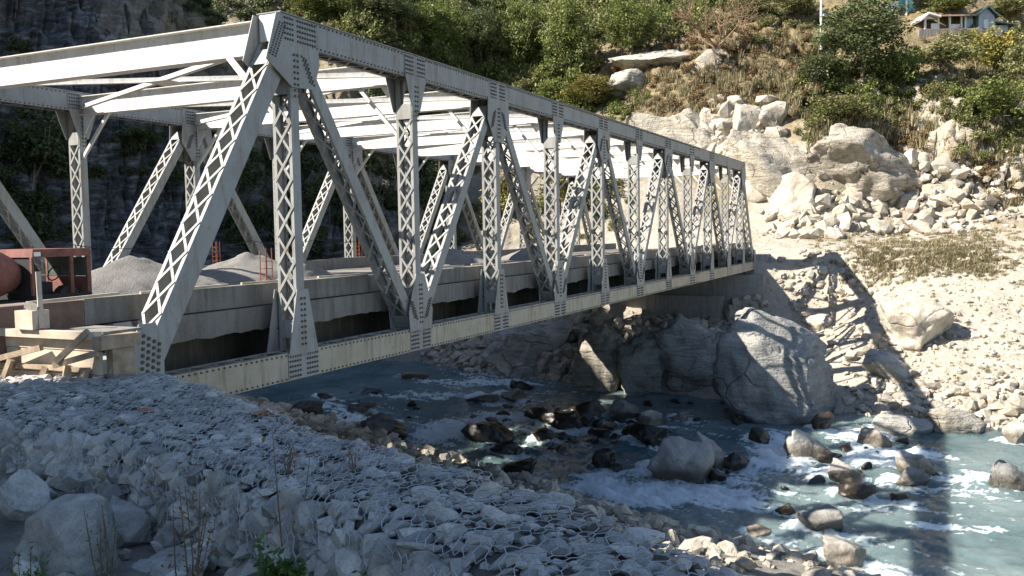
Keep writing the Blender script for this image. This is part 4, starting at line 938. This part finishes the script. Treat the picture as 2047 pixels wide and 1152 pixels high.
def gab_face(t, v):
    """land-side face, v = 0 at the crest, 1 at the foot"""
    t = np.asarray(t, float); v = np.asarray(v, float)
    top = gab_top(t, 0*t+0.0); foot = top.copy(); foot[..., 0] -= 0.16; foot[..., 1] -= 0.07
    foot[..., 2] = near_z(foot[..., 0], foot[..., 1])-0.05
    P = np.stack([t*11, v, 0*t], -1).reshape(-1, 3); b = 0.07*np.sin(np.pi*v)+0.05*fbm(P*1.3, 3, 77).reshape(t.shape)
    out = top*(1-v)[..., None]+foot*v[..., None]; out[..., 0] -= b; out[..., 1] -= b*0.35; return out
def sheet(fn, nt, nv, name, mat, lower):
    A, Bv = np.meshgrid(np.linspace(0, 1.1, nt), np.linspace(0, 1, nv), indexing='ij'); V = fn(A, Bv)+np.array(lower); i, j = np.meshgrid(np.arange(nt-1), np.arange(nv-1), indexing='ij'); k = (i*nv+j).ravel()
    return V.reshape(-1, 3), np.stack([k, k+1, k+nv+1, k+nv], 1)
GO = (3.5, 6, 0)
V1, F1 = sheet(gab_top, 200, 30, '', None, (0, 0, -0.06)); V2, F2 = sheet(gab_face, 200, 14, '', None, (0.09, 0.04, -0.02))
riv_edge = gab_top(np.linspace(0, 1.1, 60), np.ones(60)); V3 = np.concatenate([riv_edge-[0, 0, 0.06], riv_edge*[1, 1, 0]+[0.5, -0.2, -4.2]]); k = np.arange(59); F3 = np.stack([k, k+1, k+61, k+60], 1)
core = link('packed_core', fast_mesh('packed_core', np.concatenate([V1, V2, V3]), np.concatenate([F1, F2+len(V1), F3+len(V1)+len(V2)]), True), M['near_ground'], gab); core.location = GO
g = np.random.default_rng(21)
# stones: jittered rows over the top and the face
tp = []
for t in np.arange(0.0, 1.1, 0.0085):
    L_ = np.linalg.norm(gab_top(np.array(t), np.array(0.0))-gab_top(np.array(t), np.array(1.0))); n = int(L_/0.105)
    for i in range(n): tp.append((t+g.uniform(-0.006, 0.006), np.clip((i+g.uniform(0.1, 0.9))/n, 0, 1)))
tp = np.array(tp); Pt = gab_top(tp[:, 0], tp[:, 1]); st_ = 0.085+0.19*g.random(len(tp))**3; Pt[:, 2] += g.uniform(-0.03, 0.02, len(tp))
fp = []
for t in np.arange(0.0, 1.1, 0.0150):
    for i in range(8): fp.append((t+g.uniform(-0.008, 0.008), (i+g.uniform(0.15, 0.85))/8))
for t in np.arange(0.0, 1.1, 0.012):
    for i in range(12): fp.append((t+g.uniform(-0.006, 0.006), (i+g.uniform(0.1, 0.9))/12))
fp = np.array(fp); Pf = gab_face(fp[:, 0], fp[:, 1]); nbig = len(np.arange(0.0, 1.1, 0.0150))*8
sf = np.where(np.arange(len(fp)) < nbig, 0.17+0.20*g.random(len(fp))**1.3, 0.09+0.08*g.random(len(fp)))
scatter_rocks(Pf+np.array(GO), sf, g, M['gabion_attr'], M['gabion'], gab, keep=150, tilt=0.5, flat=(0.6, 0.95), rest='face_fill', rank=sf/np.maximum(0.5, (Pf-CAM)@CF), lib=SMALL[:6])
scatter_rocks(Pt+np.array(GO), st_, g, M['gabion_attr'], M['gabion'], gab, keep=150, tilt=0.2, flat=(0.30, 0.6), rest='top_fill', rank=st_/np.maximum(0.5, (Pt-CAM)@CF), lib=SMALL[:6])
# hexagonal wire netting over top and face
def netting():
    mb_V = []; mb_F = []; off = 0
    def seg(a, b, r):
        nonlocal off
        d = b-a; L_ = np.linalg.norm(d)
        if L_ < 1e-4 or L_ > 0.4: return
        d = d/L_; u = np.cross(d, (0.2, 0.3, 0.93)); u /= np.linalg.norm(u); w = np.cross(d, u)
        for p in (a, b):
            for k in range(3): an = k*2.0944; mb_V.append(p+r*(math.cos(an)*u+math.sin(an)*w))
        for k in range(3): mb_F.append((off+k, off+(k+1) % 3, off+3+(k+1) % 3, off+3+k))
        off += 6
    def hexes(fn, len_t, width_fn, lift, t0, t1):
        sx, sy = 0.115, 0.135
        pts = {}
        nt = int((t1-t0)*len_t/sx)
        def P(i, j):
            # honeycomb node positions in (along, across) metres
            key = (i, j)
            if key not in pts:
                al = i*sx/2; t = t0+al/len_t
                ac = j*sy/2
                wd = width_fn(t); pts[key] = (t, ac/wd)
            return pts[key]
        edges = []
        for i in range(0, nt*2, 2):
            tt = t0+i*sx/2/len_t; nj = int(width_fn(tt)/sy)
            for jj_ in range(nj):
                o = 1 if jj_ % 2 else 0; c = i+o; y = jj_*1.5*0.667
                y0, y1, y2 = jj_*1.0*sy, jj_*sy+sy*0.33, jj_*sy+sy
                wd = width_fn(tt)
                def Q(ii, yy): return (t0+ii*sx/2/len_t, yy/wd)
                edges += [(Q(c, y0+sy*0.0), Q(c+1, y1)), (Q(c+2, y0), Q(c+1, y1)), (Q(c+1, y1), Q(c+1, y2))]
        E = np.array(edges); E = E[(E[:, 0, 1] <= 1) & (E[:, 1, 1] <= 1)]
        A = fn(E[:, 0, 0], E[:, 0, 1]); B = fn(E[:, 1, 0], E[:, 1, 1])
        def drape(Q): return Q+np.stack([0.03*fbm(Q*5, 2, 89), 0.03*fbm(Q*5, 2, 90), 0*Q[:, 0]], 1)+lift+(0.030*fbm(Q*5, 2, 88))[:, None]*np.array(lift)/np.linalg.norm(lift)
        A, B = drape(A), drape(B)
        for a, b in zip(A, B): seg(a, b, 0.0042)
    wt = lambda t: float(np.linalg.norm(gab_top(np.array(t), np.array(0.0))-gab_top(np.array(t), np.array(1.0))))
    wf = lambda t: float(np.linalg.norm(gab_face(np.array([t]), np.array([0.0]))-gab_face(np.array([t]), np.array([1.0]))))
    hexes(gab_top, 14.5, wt, np.array([0, 0, 0.062]), 0.12, 1.05); hexes(gab_face, 14.5, wf, np.array([-0.10, -0.05, 0.02]), 0.12, 1.05)
    m = fast_mesh('wire_netting', np.array(mb_V), np.array(mb_F), False); o = link('wire_netting', m, M['wire'], gab, kind='stuff'); o.location = GO
netting()

# ------------------------------------------------------------------ foreground boulders, stones, weeds
def near_hit(x, y): return march(x, y, near_z, 3, 30, 800)
NBL = [
 (104, 1178, 226, 150, 'large dark grey boulder in the lower left corner', 51, 'boulder_near'), (245, 1092, 92, 82, 'rounded grey boulder right of the large corner boulder', 52, 'boulder_near'), (310, 1190, 210, 74, 'pale boulder cut by the bottom edge', 53, 'gabion'),
 (30, 1045, 110, 90, 'pale grey boulder at the left edge behind the corner boulder', 54, 'gabion'), (215, 1040, 60, 62, 'small upright stone in front of the gabion foot', 55, 'boulder_near'), (20, 925, 90, 60, 'low grey rock at the left edge under the gabion face', 56, 'boulder_near'), (130, 960, 190, 46, 'flat grey bedrock slab below the left end of the gabion', 57, 'boulder_near'), (330, 1110, 60, 46, 'small grey stone among dry stems', 58, 'boulder_near'), (400, 1140, 90, 60, 'grey stone at the gabion foot behind the weeds', 59, 'gabion')]
for (x, yb, w, h, lab, seed, mt_) in NBL:
    p = near_hit(x, min(yb, 1150)); s_p = depth(p)/F_PX; q = p+np.array([CF[0], CF[1], 0])*w*s_p*0.25-np.array([0, 0, max(0, yb-1150)*s_p])
    boulder(q, w*s_p, w*s_p*0.8, h*s_p*1.1, VIEW_YAW, seed, M[mt_], lab, name='foreground_boulder', sub=5, planes=11, round_=0.64, rough=0.08, sink=0.3)
g = np.random.default_rng(77); n = 700; PX_ = g.uniform(-9.5, -3.6, n); PY_ = g.uniform(-12.5, -0.5, n); G_, _ = poly_sd(PX_, PY_, [tuple(p) for p in LAND]); k = (G_ > 0.2) & (np.hypot(PX_+11, PY_+12.6) > 3.0); PX_, PY_ = PX_[k], PY_[k]
sz = 0.07+0.26*g.random(len(PX_))**2.5
scatter_rocks(np.stack([PX_, PY_, near_z(PX_, PY_)+0.15*sz], 1), sz, g, M['gabion_attr'], M['gabion'], near_bank, keep=80, rest='gravel')
p = near_hit(72, 925); o = boulder(p, 0.36, 0.25, 0.24, 0.4, 61, M['cloth_white'], 'crumpled white plastic sack against the gabion foot', name='plastic_sack', rough=0.4, planes=6, sub=4); o['category'] = 'sack'
p = near_hit(112, 960); mb = MB(); mb.tube([p+np.array([0, 0, .05])+np.array([CR[0], CR[1], 0])*t*0.45+np.array([0, 0, 0.06*math.sin(5*t)-0.1*t]) for t in np.linspace(-.3, .5, 8)], 0.022, 5); mb.build('plastic_strip', M['plastic'], label='green plastic strip lying on the ground by the gabion', cat='plastic')
for (x, y, lab, sd) in ((292, 828, 'orange broken brick on top of the gabion wall', 1), (522, 832, 'small orange brick fragment near the river edge of the gabion', 2)):
    o = boulder(at_z(x, y, 1.03), 0.30, 0.2, 0.08, 0.4+sd, 70+sd, M['brick'], lab, name='broken_brick', sub=3, planes=12, round_=0.55); o['category'] = 'brick'

# ------------------------------------------------------------------ vegetation
def leaves(centers, g, per, spread, size, tint0, up=0.3, aspect=0.55):
    n = len(centers)*per; C = np.repeat(centers, per, 0)+g.normal(0, 1, (n, 3))*np.asarray(spread)
    d = g.normal(0, 1, (n, 3)); d[:, 2] = np.abs(d[:, 2])*0.7+up; d /= np.linalg.norm(d, axis=1)[:, None]
    a = np.cross(d, g.normal(0, 1, (n, 3))); a /= np.linalg.norm(a, axis=1)[:, None]; b = np.cross(d, a); s = size*g.uniform(0.6, 1.3, n)[:, None]
    V = np.stack([C-a*s*0.5, C-b*s*0.5*aspect, C+a*s*0.5, C+b*s*0.5*aspect], 1).reshape(-1, 3); F = np.arange(4*n).reshape(-1, 4)
    t = np.repeat(np.clip(np.repeat(tint0, per)+g.normal(0, 0.13, n), 0, 1), 4); return V, F, t
def crown_geo(seed, clumps=60, per=16, leaf=0.10, spread=0.075, shape=(1, 1, 1), hollow=0.45, low=-0.55):
    """crown filling a unit box, base at z = 0"""
    g = np.random.default_rng(seed); c = []
    while len(c) < clumps:
        p = g.uniform(-1, 1, 3); r = np.linalg.norm(p)
        if r < 1 and r > hollow*g.random() and p[2] > low: c.append(p*(0.78+0.48*vnoise(p[None]*2.3+seed, seed)[0]))
    c = np.array(c); tint = 0.45+0.28*g.normal(0, 1, clumps)*0.7+0.12*c[:, 2]
    V, F, t = leaves(c*0.46*np.array(shape), g, per, spread, leaf, tint); V[:, 2] -= V[:, 2].min(); V[:, 2] /= V[:, 2].max(); return V, F, t
CROWNS = [crown_geo(500+i, 110, 34, 0.055, 0.05) for i in range(5)]
BIG = [crown_geo(540+i, 260, 46, 0.030, 0.034, hollow=0.6, low=-0.75) for i in range(2)]
BUSHES = [crown_geo(600+i, 34, 13, 0.13, 0.085, low=-0.3) for i in range(6)]
def limb_geo(mb, p, d, L_, r, g, lev, spread=0.55, kids=3):
    q = p+d*L_; mid = (p+q)/2+g.normal(0, 0.05, 3)*L_; mb.tube([p, mid, q], [r, r*0.8, r*0.6], 5 if lev > 1 else 4)
    if lev <= 0: return
    for _ in range(kids):
        e = d+g.normal(0, spread, 3); e[2] += 0.1; e /= np.linalg.norm(e); limb_geo(mb, p+(q-p)*g.uniform(0.55, 1.0), e, L_*g.uniform(0.6, 0.85), r*0.6, g, lev-1, spread, kids)
def tree(p, w, h, leafm, label, name='tree', seed=0, trunk=0.25, group='trees and shrubs on the far slope', cr=None):
    g = np.random.default_rng(seed); e = empty(name, [float(v) for v in p], label, 'tree' if name.endswith('tree') else 'shrub', group)
    V, F, t = (BIG[seed % 2] if w > 7.5 else CROWNS[seed % len(CROWNS)]) if cr is None else cr; V = V*np.array([w, w*0.85, h*(1-trunk*0.6)]); V[:, 2] += h*trunk*0.6
    a = g.uniform(0, 6.28); V[:, :2] = V[:, :2]@np.array([[math.cos(a), -math.sin(a)], [math.sin(a), math.cos(a)]])
    V += 0.06*w*np.stack([fbm(V*1.3/w*3, 2, seed+1), fbm(V*1.3/w*3, 2, seed+2), 0*V[:, 0]], 1)
    m = fast_mesh('crown', V, F, False); attr(m, 'tint', t); link('crown', m, M[leafm], e)
    mb = MB(); limb_geo(mb, np.array([0, 0, -0.3]), np.array([0.05, 0, 1.0]), h*0.42, max(0.05, 0.022*h), g, 2); mb.build('trunk', M['bark'], e); return e
TREES = [
 (1722, 168, 240, 190, 'leaf_dark', 'dense dark green tree on the cliff edge below the houses'), (1640, 190, 120, 110, 'leaf_dark', 'dark bushy tree left of the dense tree on the cliff edge'),
 (1790, 190, 120, 120, 'leaf_green', 'green tree at the right shoulder of the cliff edge'), (1265, 118, 170, 130, 'leaf_green', 'bright leafy tree above the overhanging ledge'),
 (1135, 175, 150, 190, 'leaf_green', 'tall green creeper-hung tree left of the overhanging ledge'), (1045, 165, 140, 180, 'leaf_green', 'green tree behind the middle of the top chord'),
 (960, 150, 130, 150, 'leaf_dark', 'dark green tree behind the third panel of the top chord'), (860, 110, 170, 130, 'leaf_green', 'spreading green tree above the second panel of the top chord'),
 (760, 75, 160, 100, 'leaf_dark', 'dark tree above the first panel of the top chord'), (640, 45, 170, 90, 'leaf_green', 'leafy tree just right of the shaded cliff'),
 (1185, 222, 150, 76, 'leaf_yellow', 'bright yellow-green shrub touching the top chord'), (1100, 215, 90, 66, 'leaf_green', 'small green shrub left of the yellow-green one'),
 (1985, 150, 110, 110, 'leaf_yellow', 'yellow autumn shrub below the right-hand house'), (1890, 150, 130, 80, 'leaf_olive', 'olive scrub bush below the porch of the house'),
 (1975, 250, 160, 110, 'leaf_green', 'green scrub at the right edge of the slope'), (2040, 180, 90, 120, 'leaf_olive', 'olive bush at the right edge under the house'),
 (1895, 30, 130, 60, 'leaf_green', 'bright green bush behind the house'), (2020, 40, 120, 60, 'leaf_olive', 'grey-olive shrub on the skyline at the right'),
 (1680, 255, 150, 80, 'leaf_olive', 'olive shrub hanging over the huge layered boulder'), (1590, 40, 110, 60, 'leaf_olive', 'olive bush left of the white pole'),
 (1500, 40, 100, 60, 'leaf_olive', 'dull olive bush on the brown slope'), (995, 440, 110, 120, 'leaf_yellow', 'yellow-green bush seen through the third panel'), (1120, 430, 90, 110, 'leaf_yellow', 'sunlit yellowing bush seen through the fourth panel'),
 (60, 400, 170, 190, 'leaf_dark', 'dark shaded tree on the left cliff behind the portal'), (470, 420, 130, 150, 'leaf_dark', 'shaded bush seen between the end post and first latticed post'), (650, 440, 110, 140, 'leaf_dark', 'shaded shrub behind the first diagonal'), (880, 440, 110, 150, 'leaf_dark', 'dark shrub seen through the second panel'), (270, 300, 150, 60, 'leaf_dark', 'shaded overhanging scrub on the left cliff'),
]
for k, (x, yb, w, h, lm, lab) in enumerate(TREES):
    p = hit(x, yb, 12)
    if p is None: continue
    s_p = depth(p)/F_PX; tree(p+np.array([0, 0, -0.2]), w*s_p, h*s_p, lm, lab, 'tree' if h > 95 else 'shrub', seed=700+k)
def bare_tree(x, yb, h, label, seed, kids=4, lev=4, r=0.20):
    p = hit(x, yb, 10); s_p = depth(p)/F_PX; g = np.random.default_rng(seed); e = empty('bare_tree', [float(v) for v in p], label, 'tree', 'trees and shrubs on the far slope')
    mb = MB(); limb_geo(mb, np.zeros(3), np.array([0.05, 0.1, 1]), h*s_p*0.33, r, g, 0); mb.build('trunk', M['bark'], e)
    for i in range(5):
        mb = MB(); a = i*1.26+g.uniform(-.3, .3); d = np.array([math.cos(a)*0.8, math.sin(a)*0.8, 0.75]); limb_geo(mb, np.array([0.0, 0.0, h*s_p*0.30]), d/np.linalg.norm(d), h*s_p*0.30, r*0.55, g, lev-1, 0.5, kids); mb.build('branch', M['barepale'], e)
bare_tree(1430, 150, 175, 'spreading leafless brown tree above the broken cliff', 5)
bare_tree(1100, 120, 110, 'thin leafless tree among the green trees', 6, 3, 3, 0.1)
bare_tree(1700, 120, 60, 'small dead tree in front of the dense dark tree', 8, 3, 2, 0.06)
# undergrowth that reads as one mass: scrub and dry grass
def mass(name, regions, lib, leafm, label, g, seedpx=2):
    VV, FF, TT_ = [], [], []; off = 0
    for poly, n, w0, w1, hr in regions:
        for p in sample_px(poly, n, g):
            V, F, t = lib[g.integers(0, len(lib))]; w = g.uniform(w0, w1); a = g.uniform(0, 6.28); Rm = np.array([[math.cos(a), -math.sin(a), 0], [math.sin(a), math.cos(a), 0], [0, 0, 1]])
            VV.append((V*np.array([w, w, w*hr*g.uniform(0.7, 1.2)]))@Rm.T+p-[0, 0, 0.12*w]); FF.append(F+off); TT_.append(np.clip(t+g.normal(0, 0.12), 0, 1)); off += len(V)
    m = fast_mesh(name, np.concatenate(VV), np.concatenate(FF), False); attr(m, 'tint', np.concatenate(TT_)); link(name, m, M[leafm], label=label, cat='scrub', kind='stuff')
def tuft(seed, n=34, h=1.0):
    g = np.random.default_rng(seed); V = []; F = []; T = []
    for i in range(n):
        a = g.uniform(0, 6.28); b = np.array([g.normal(0, 0.18), g.normal(0, 0.18), 0]); d = np.array([math.cos(a)*g.uniform(0.1, 0.55), math.sin(a)*g.uniform(0.1, 0.55), g.uniform(0.5, 1.0)*h]); s = np.array([-math.sin(a), math.cos(a), 0])*0.035
        k = len(V); m_ = b+d*np.array([0.35, 0.35, 0.6]); V += [b-s, b+s, m_+s*0.8, b+d, m_-s*0.8]; F += [(k, k+1, k+2, k+4), (k+4, k+2, k+3, k+3)]; T += [g.random()]*5
    F = [f if len(set(f)) == 4 else f for f in F]; return np.array(V), np.array(F), np.array(T)
def tuft_q(seed, n=30):
    V, F, T = tuft(seed, n); F = F[::1].copy(); F[1::2, 3] = F[1::2, 0]; Q = np.concatenate([F[0::2][:, [0, 1, 2]], F[0::2][:, [0, 2, 3]], F[1::2][:, [0, 1, 2]]]); return V, Q, T
TUFTS = [tuft_q(800+i) for i in range(6)]
g = np.random.default_rng(31)
HILL_L = [(560, 0), (1480, 0), (1480, 60), (1200, 100), (1150, 240), (1000, 200), (600, 60)]
mass('hillside_scrub', [(HILL_L, 420, 1.0, 2.8, 0.9), ([(880, 500), (880, 320), (1250, 330), (1250, 480)], 60, 1.0, 2.2, 0.9), ([(1860, 60), (2047, 60), (2047, 300), (1950, 300), (1850, 200)], 90, 0.8, 2.0, 0.8), ([(1560, 200), (1830, 160), (1830, 250), (1600, 280)], 50, 0.8, 1.8, 0.8), ([(1480, 0), (1640, 0), (1640, 60), (1500, 90)], 40, 0.8, 1.8, 0.8)], BUSHES, 'leaf_olive', 'olive green undergrowth covering the far hillside', g)
mass('green_undergrowth', [(HILL_L, 330, 1.2, 3.2, 1.0), ([(1000, 230), (1260, 180), (1260, 250), (1120, 260)], 40, 0.8, 1.8, 0.8), ([(1600, 130), (1840, 120), (1840, 250), (1620, 260)], 90, 0.8, 2.0, 0.9), ([(1850, 190), (2047, 160), (2047, 320), (1960, 310)], 60, 0.8, 1.8, 0.8), ([(1180, 190), (1300, 200), (1300, 240), (1200, 240)], 20, 0.8, 1.6, 0.7)], BUSHES, 'leaf_green', 'darker green bushes mixed through the hillside undergrowth', g)
mass('shaded_scrub', [([(0, 180), (140, 230), (140, 520), (0, 520)], 70, 1.0, 2.6, 0.9), ([(180, 240), (380, 250), (380, 310), (180, 300)], 40, 0.8, 2.0, 0.7), ([(430, 240), (900, 200), (900, 520), (430, 520)], 260, 1.0, 2.6, 0.9), ([(330, 0), (580, 0), (560, 60), (400, 70)], 50, 1.0, 2.2, 0.9)], BUSHES, 'leaf_dark', 'dark scrub clinging to the shaded left cliff', g)
mass('dry_scrub', [([(1200, 150), (1500, 160), (1640, 60), (1640, 200), (1560, 230), (1250, 230)], 120, 0.6, 1.5, 0.7), ([(1300, 60), (1640, 60), (1640, 150), (1300, 150)], 130, 0.6, 1.6, 0.7), ([(560, 0), (1200, 0), (1200, 200), (700, 110)], 120, 0.7, 1.6, 0.8), ([(1700, 260), (1850, 240), (1850, 300), (1780, 290)], 40, 0.6, 1.3, 0.7), ([(600, 60), (900, 80), (900, 160), (700, 120)], 40, 0.7, 1.6, 0.8), ([(1900, 330), (2047, 310), (2047, 420)], 40, 0.5, 1.1, 0.7)], BUSHES, 'leaf_dry', 'reddish dry scrub on the brown part of the far slope', g)
mass('dry_grass', [([(1620, 490), (1660, 462), (2047, 455), (2047, 560), (1720, 560)], 700, 0.2, 0.8, 0.55), ([(1700, 500), (1800, 480), (1980, 470), (2000, 540), (1720, 550)], 500, 0.3, 0.9, 0.6), ([(1240, 150), (1650, 130), (1650, 230), (1260, 230)], 480, 0.5, 1.1, 1.1), ([(1840, 60), (2047, 60), (2047, 330), (1900, 300)], 260, 0.5, 1.1, 1.1), ([(1600, 230), (1850, 200), (1850, 290), (1620, 300)], 220, 0.6, 1.3, 1.2), ([(1750, 590), (2047, 590), (2047, 760), (1850, 760)], 150, 0.12, 0.4, 0.7), ([(1880, 300), (2047, 290), (2047, 440)], 150, 0.3, 0.8, 1.1), ([(1420, 60), (1640, 60), (1640, 160), (1420, 170)], 160, 0.5, 1.1, 1.0)], TUFTS, 'grass', 'straw coloured dry grass tufts on the far bank and slope', g)

# foreground weeds
def weed(x, y, h, label, seed, n_leaf=40, stems=4, leafm='weed', leaf=0.06, zf=near_z, p=None):
    g = np.random.default_rng(seed)
    if p is None: p = at_z(x, y, 0.72); zg = float(near_z(p[0:1], p[1:2])[0]); h += 0.72-zg; p = np.array([p[0], p[1], zg])
    e = empty('weed', [float(v) for v in p], label, 'weed', 'weeds in front of the gabion')
    tips = []
    for i in range(stems):
        a = g.uniform(0, 6.28); q = np.array([math.cos(a)*0.25*h*g.random(), math.sin(a)*0.25*h*g.random(), h*g.uniform(0.7, 1.05)]); m_ = q*0.5+g.normal(0, 0.03, 3)
        mb = MB(); mb.tube([(0, 0, -0.05), m_, q], [0.008, 0.006, 0.003], 5); mb.build('stem', M['bark'], e); tips += [m_*(1-t)+q*t for t in np.linspace(0, 1, 5)]+[m_*t for t in (0.5, 0.8)]
    V, F, t = leaves(np.array(tips), g, max(1, n_leaf//len(tips)), 0.045*max(h, 0.5), leaf, 0.5+0.2*g.normal(0, 1, len(tips)), aspect=0.4); m = fast_mesh('foliage', V, F, False); attr(m, 'tint', t); link('foliage', m, M[leafm], e)
weed(560, 1150, 0.16, 'leafy green weed at the bottom edge left of the gabion corner', 1, 620, 7, 'weed', 0.085); weed(600, 1150, 0.08, 'second leafy weed just right of the tall one', 2, 480, 6, 'weed', 0.08); weed(735, 1150, 0.05, 'small green sprig at the bottom edge', 3, 160, 4, 'weed', 0.06)
weed(380, 1120, 0.5, 'dry brown weed stems before the gabion face', 4, 240, 7, 'leaf_dry', 0.05); weed(570, 1080, 0.95, 'tall thin dry stalk with sparse leaves in front of the gabion', 5, 28, 2, 'leaf_dry', 0.07); weed(215, 1110, 0.4, 'wispy weed with tiny pale flowers beside the corner boulder', 6, 260, 6, 'leaf_olive', 0.03); weed(60, 1150, 0.2, 'short green grass in the lower left corner', 7, 300, 9, 'weed', 0.05)
weed(710, 940, 0.22, 'dry rusty twig standing on the gabion top', 8, 16, 3, 'leaf_dry', 0.05, p=at_z(710, 940, 1.04)); weed(575, 945, 0.25, 'bare brown sprig on the gabion edge', 9, 10, 4, 'leaf_dry', 0.04, p=at_z(575, 945, 1.04))

# ------------------------------------------------------------------ houses and pole on the hill
def house():
    p = hit(1915, 66, 12); s = depth(p)/F_PX; ax = np.array([CR[0], CR[1], 0]); ax /= np.linalg.norm(ax); ay = np.array([CF[0], CF[1], 0]); ay /= np.linalg.norm(ay)
    e = empty('hill_house', [float(v) for v in p+np.array([0, 0, -0.5])], 'small house with white porch posts and blue-grey gable on the hill', 'house'); e.rotation_euler = (0, 0, math.atan2(ax[1], ax[0]))
    X = lambda px: (px-1915)*s; Z = lambda py: (66-py)*s+0.5
    def B_(name, x0, x1, y0, y1, z0, z1, mat): mb = MB(); mb.abox(X(x0), X(x1), y0, y1, Z(z1), Z(z0)); return mb.build(name, M[mat], e)
    B_('plinth', 1834, 2000, -0.4, 4.5, 58, 78, 'conc'); B_('back_wall', 1840, 1955, 2.6, 2.8, 28, 58, 'dark'); B_('porch_floor', 1836, 1960, -0.3, 2.8, 57, 60, 'wood')
    for x in (1850, 1876, 1899, 1922, 1930): B_('porch_post', x-1.6, x+1.6, 0, 0.2, 28, 58, 'white')
    B_('porch_wall', 1862, 1876, 0.05, 0.2, 45, 58, 'white'); B_('low_wall', 1899, 1921, 0.05, 0.2, 47, 60, 'white'); B_('side_wall', 1930, 1948, 0.3, 0.5, 30, 58, 'bluegrey')
    mb = MB(); mb.prism_y([(X(1833), Z(40)), (X(1853), Z(24)), (X(1877), Z(32)), (X(1877), Z(35)), (X(1853), Z(28)), (X(1836), Z(43))], -0.5, 3.2); mb.build('small_gable_roof', M['white'], e)
    mb = MB(); mb.prism_y([(X(1840), Z(36)), (X(1853), Z(28)), (X(1872), Z(36))], 0.1, 0.25); mb.build('gable_board', M['white'], e)
    mb = MB(); mb.prism_x([(-0.6, Z(31)), (1.6, Z(22)), (3.2, Z(24)), (3.2, Z(27)), (1.6, Z(25)), (-0.6, Z(34))], X(1876), X(1950)); mb.build('porch_roof', M['tanroof'], e)
    mb = MB(); mb.prism_y([(X(1954), Z(60)), (X(1954), Z(32)), (X(1970), Z(18)), (X(1986), Z(34)), (X(1986), Z(60))], -0.2, 3.5); w = mb.build('gable_wall', M['bluegrey'], e)
    mb = MB(); mb.prism_y([(X(1946), Z(32)), (X(1970), Z(13)), (X(1992), Z(34)), (X(1992), Z(37)), (X(1970), Z(17)), (X(1946), Z(36))], -0.6, 4.0); mb.build('gable_roof', M['greenroof'], e)
    B_('door', 1964, 1972, -0.24, -0.2, 40, 60, 'white'); B_('lean_to', 1988, 2018, 0.3, 2.5, 50, 62, 'bluegrey'); mb = MB(); mb.prism_y([(X(1986), Z(42)), (X(2030), Z(50)), (X(2030), Z(52)), (X(1986), Z(45))], -0.3, 3.0); mb.build('lean_to_roof', M['greenroof'], e)
house()
def shack():
    p = hit(1795, 34, 12); s = depth(p)/F_PX; e = empty('upper_shack', [float(v) for v in p+np.array([0, 0, -0.4])], 'dark shack hung with cyan and white cloths behind the dense tree', 'shack'); e.rotation_euler = (0, 0, VIEW_YAW)
    def B_(name, x0, x1, y0, y1, z0, z1, mat): mb = MB(); mb.abox(x0*s, x1*s, y0, y1, z0*s, z1*s); mb.build(name, M[mat], e)
    B_('back_wall', -40, 62, 2.0, 2.2, 0, 60, 'dark'); B_('corner_post', -38, -35, 0, 0.2, 0, 60, 'wood'); B_('corner_post', 12, 15, 0, 0.2, 0, 60, 'white'); B_('corner_post', 58, 61, 0, 0.2, 0, 60, 'wood'); B_('cyan_cloth', -36, -18, 0.3, 0.36, 14, 40, 'cyan'); B_('white_sheet', -16, 0, 0.3, 0.36, 18, 44, 'white'); B_('cyan_panel', 2, 30, 0.5, 0.56, 22, 50, 'cyan'); B_('rail', -38, 60, 0.1, 0.2, 10, 13, 'wood'); B_('roof', -48, 70, -0.6, 2.8, 60, 66, 'bluegrey'); B_('floor', -40, 62, -0.1, 2.2, -14, 0, 'conc')
shack()
p = hit(1640, 92, 10); s = depth(p)/F_PX; e = empty('electric_pole', [float(v) for v in p], 'thin white electric pole standing left of the dense dark tree', 'pole')
mb = MB(); mb.tube([(0, 0, -0.5), (0, 0, 130*s)], [0.13, 0.09], 10); mb.build('shaft', M['white'], e); mb = MB(); mb.bar((-0.1, 0, 62*s), (0.9, -0.3, 64*s), 0.08, 0.08); mb.build('lamp_arm', M['white'], e); mb = MB(); mb.bar((0.6, -0.2, 61*s), (1.25, -0.4, 60.5*s), 0.26, 0.14); mb.build('lamp_head', M['bluegrey'], e)
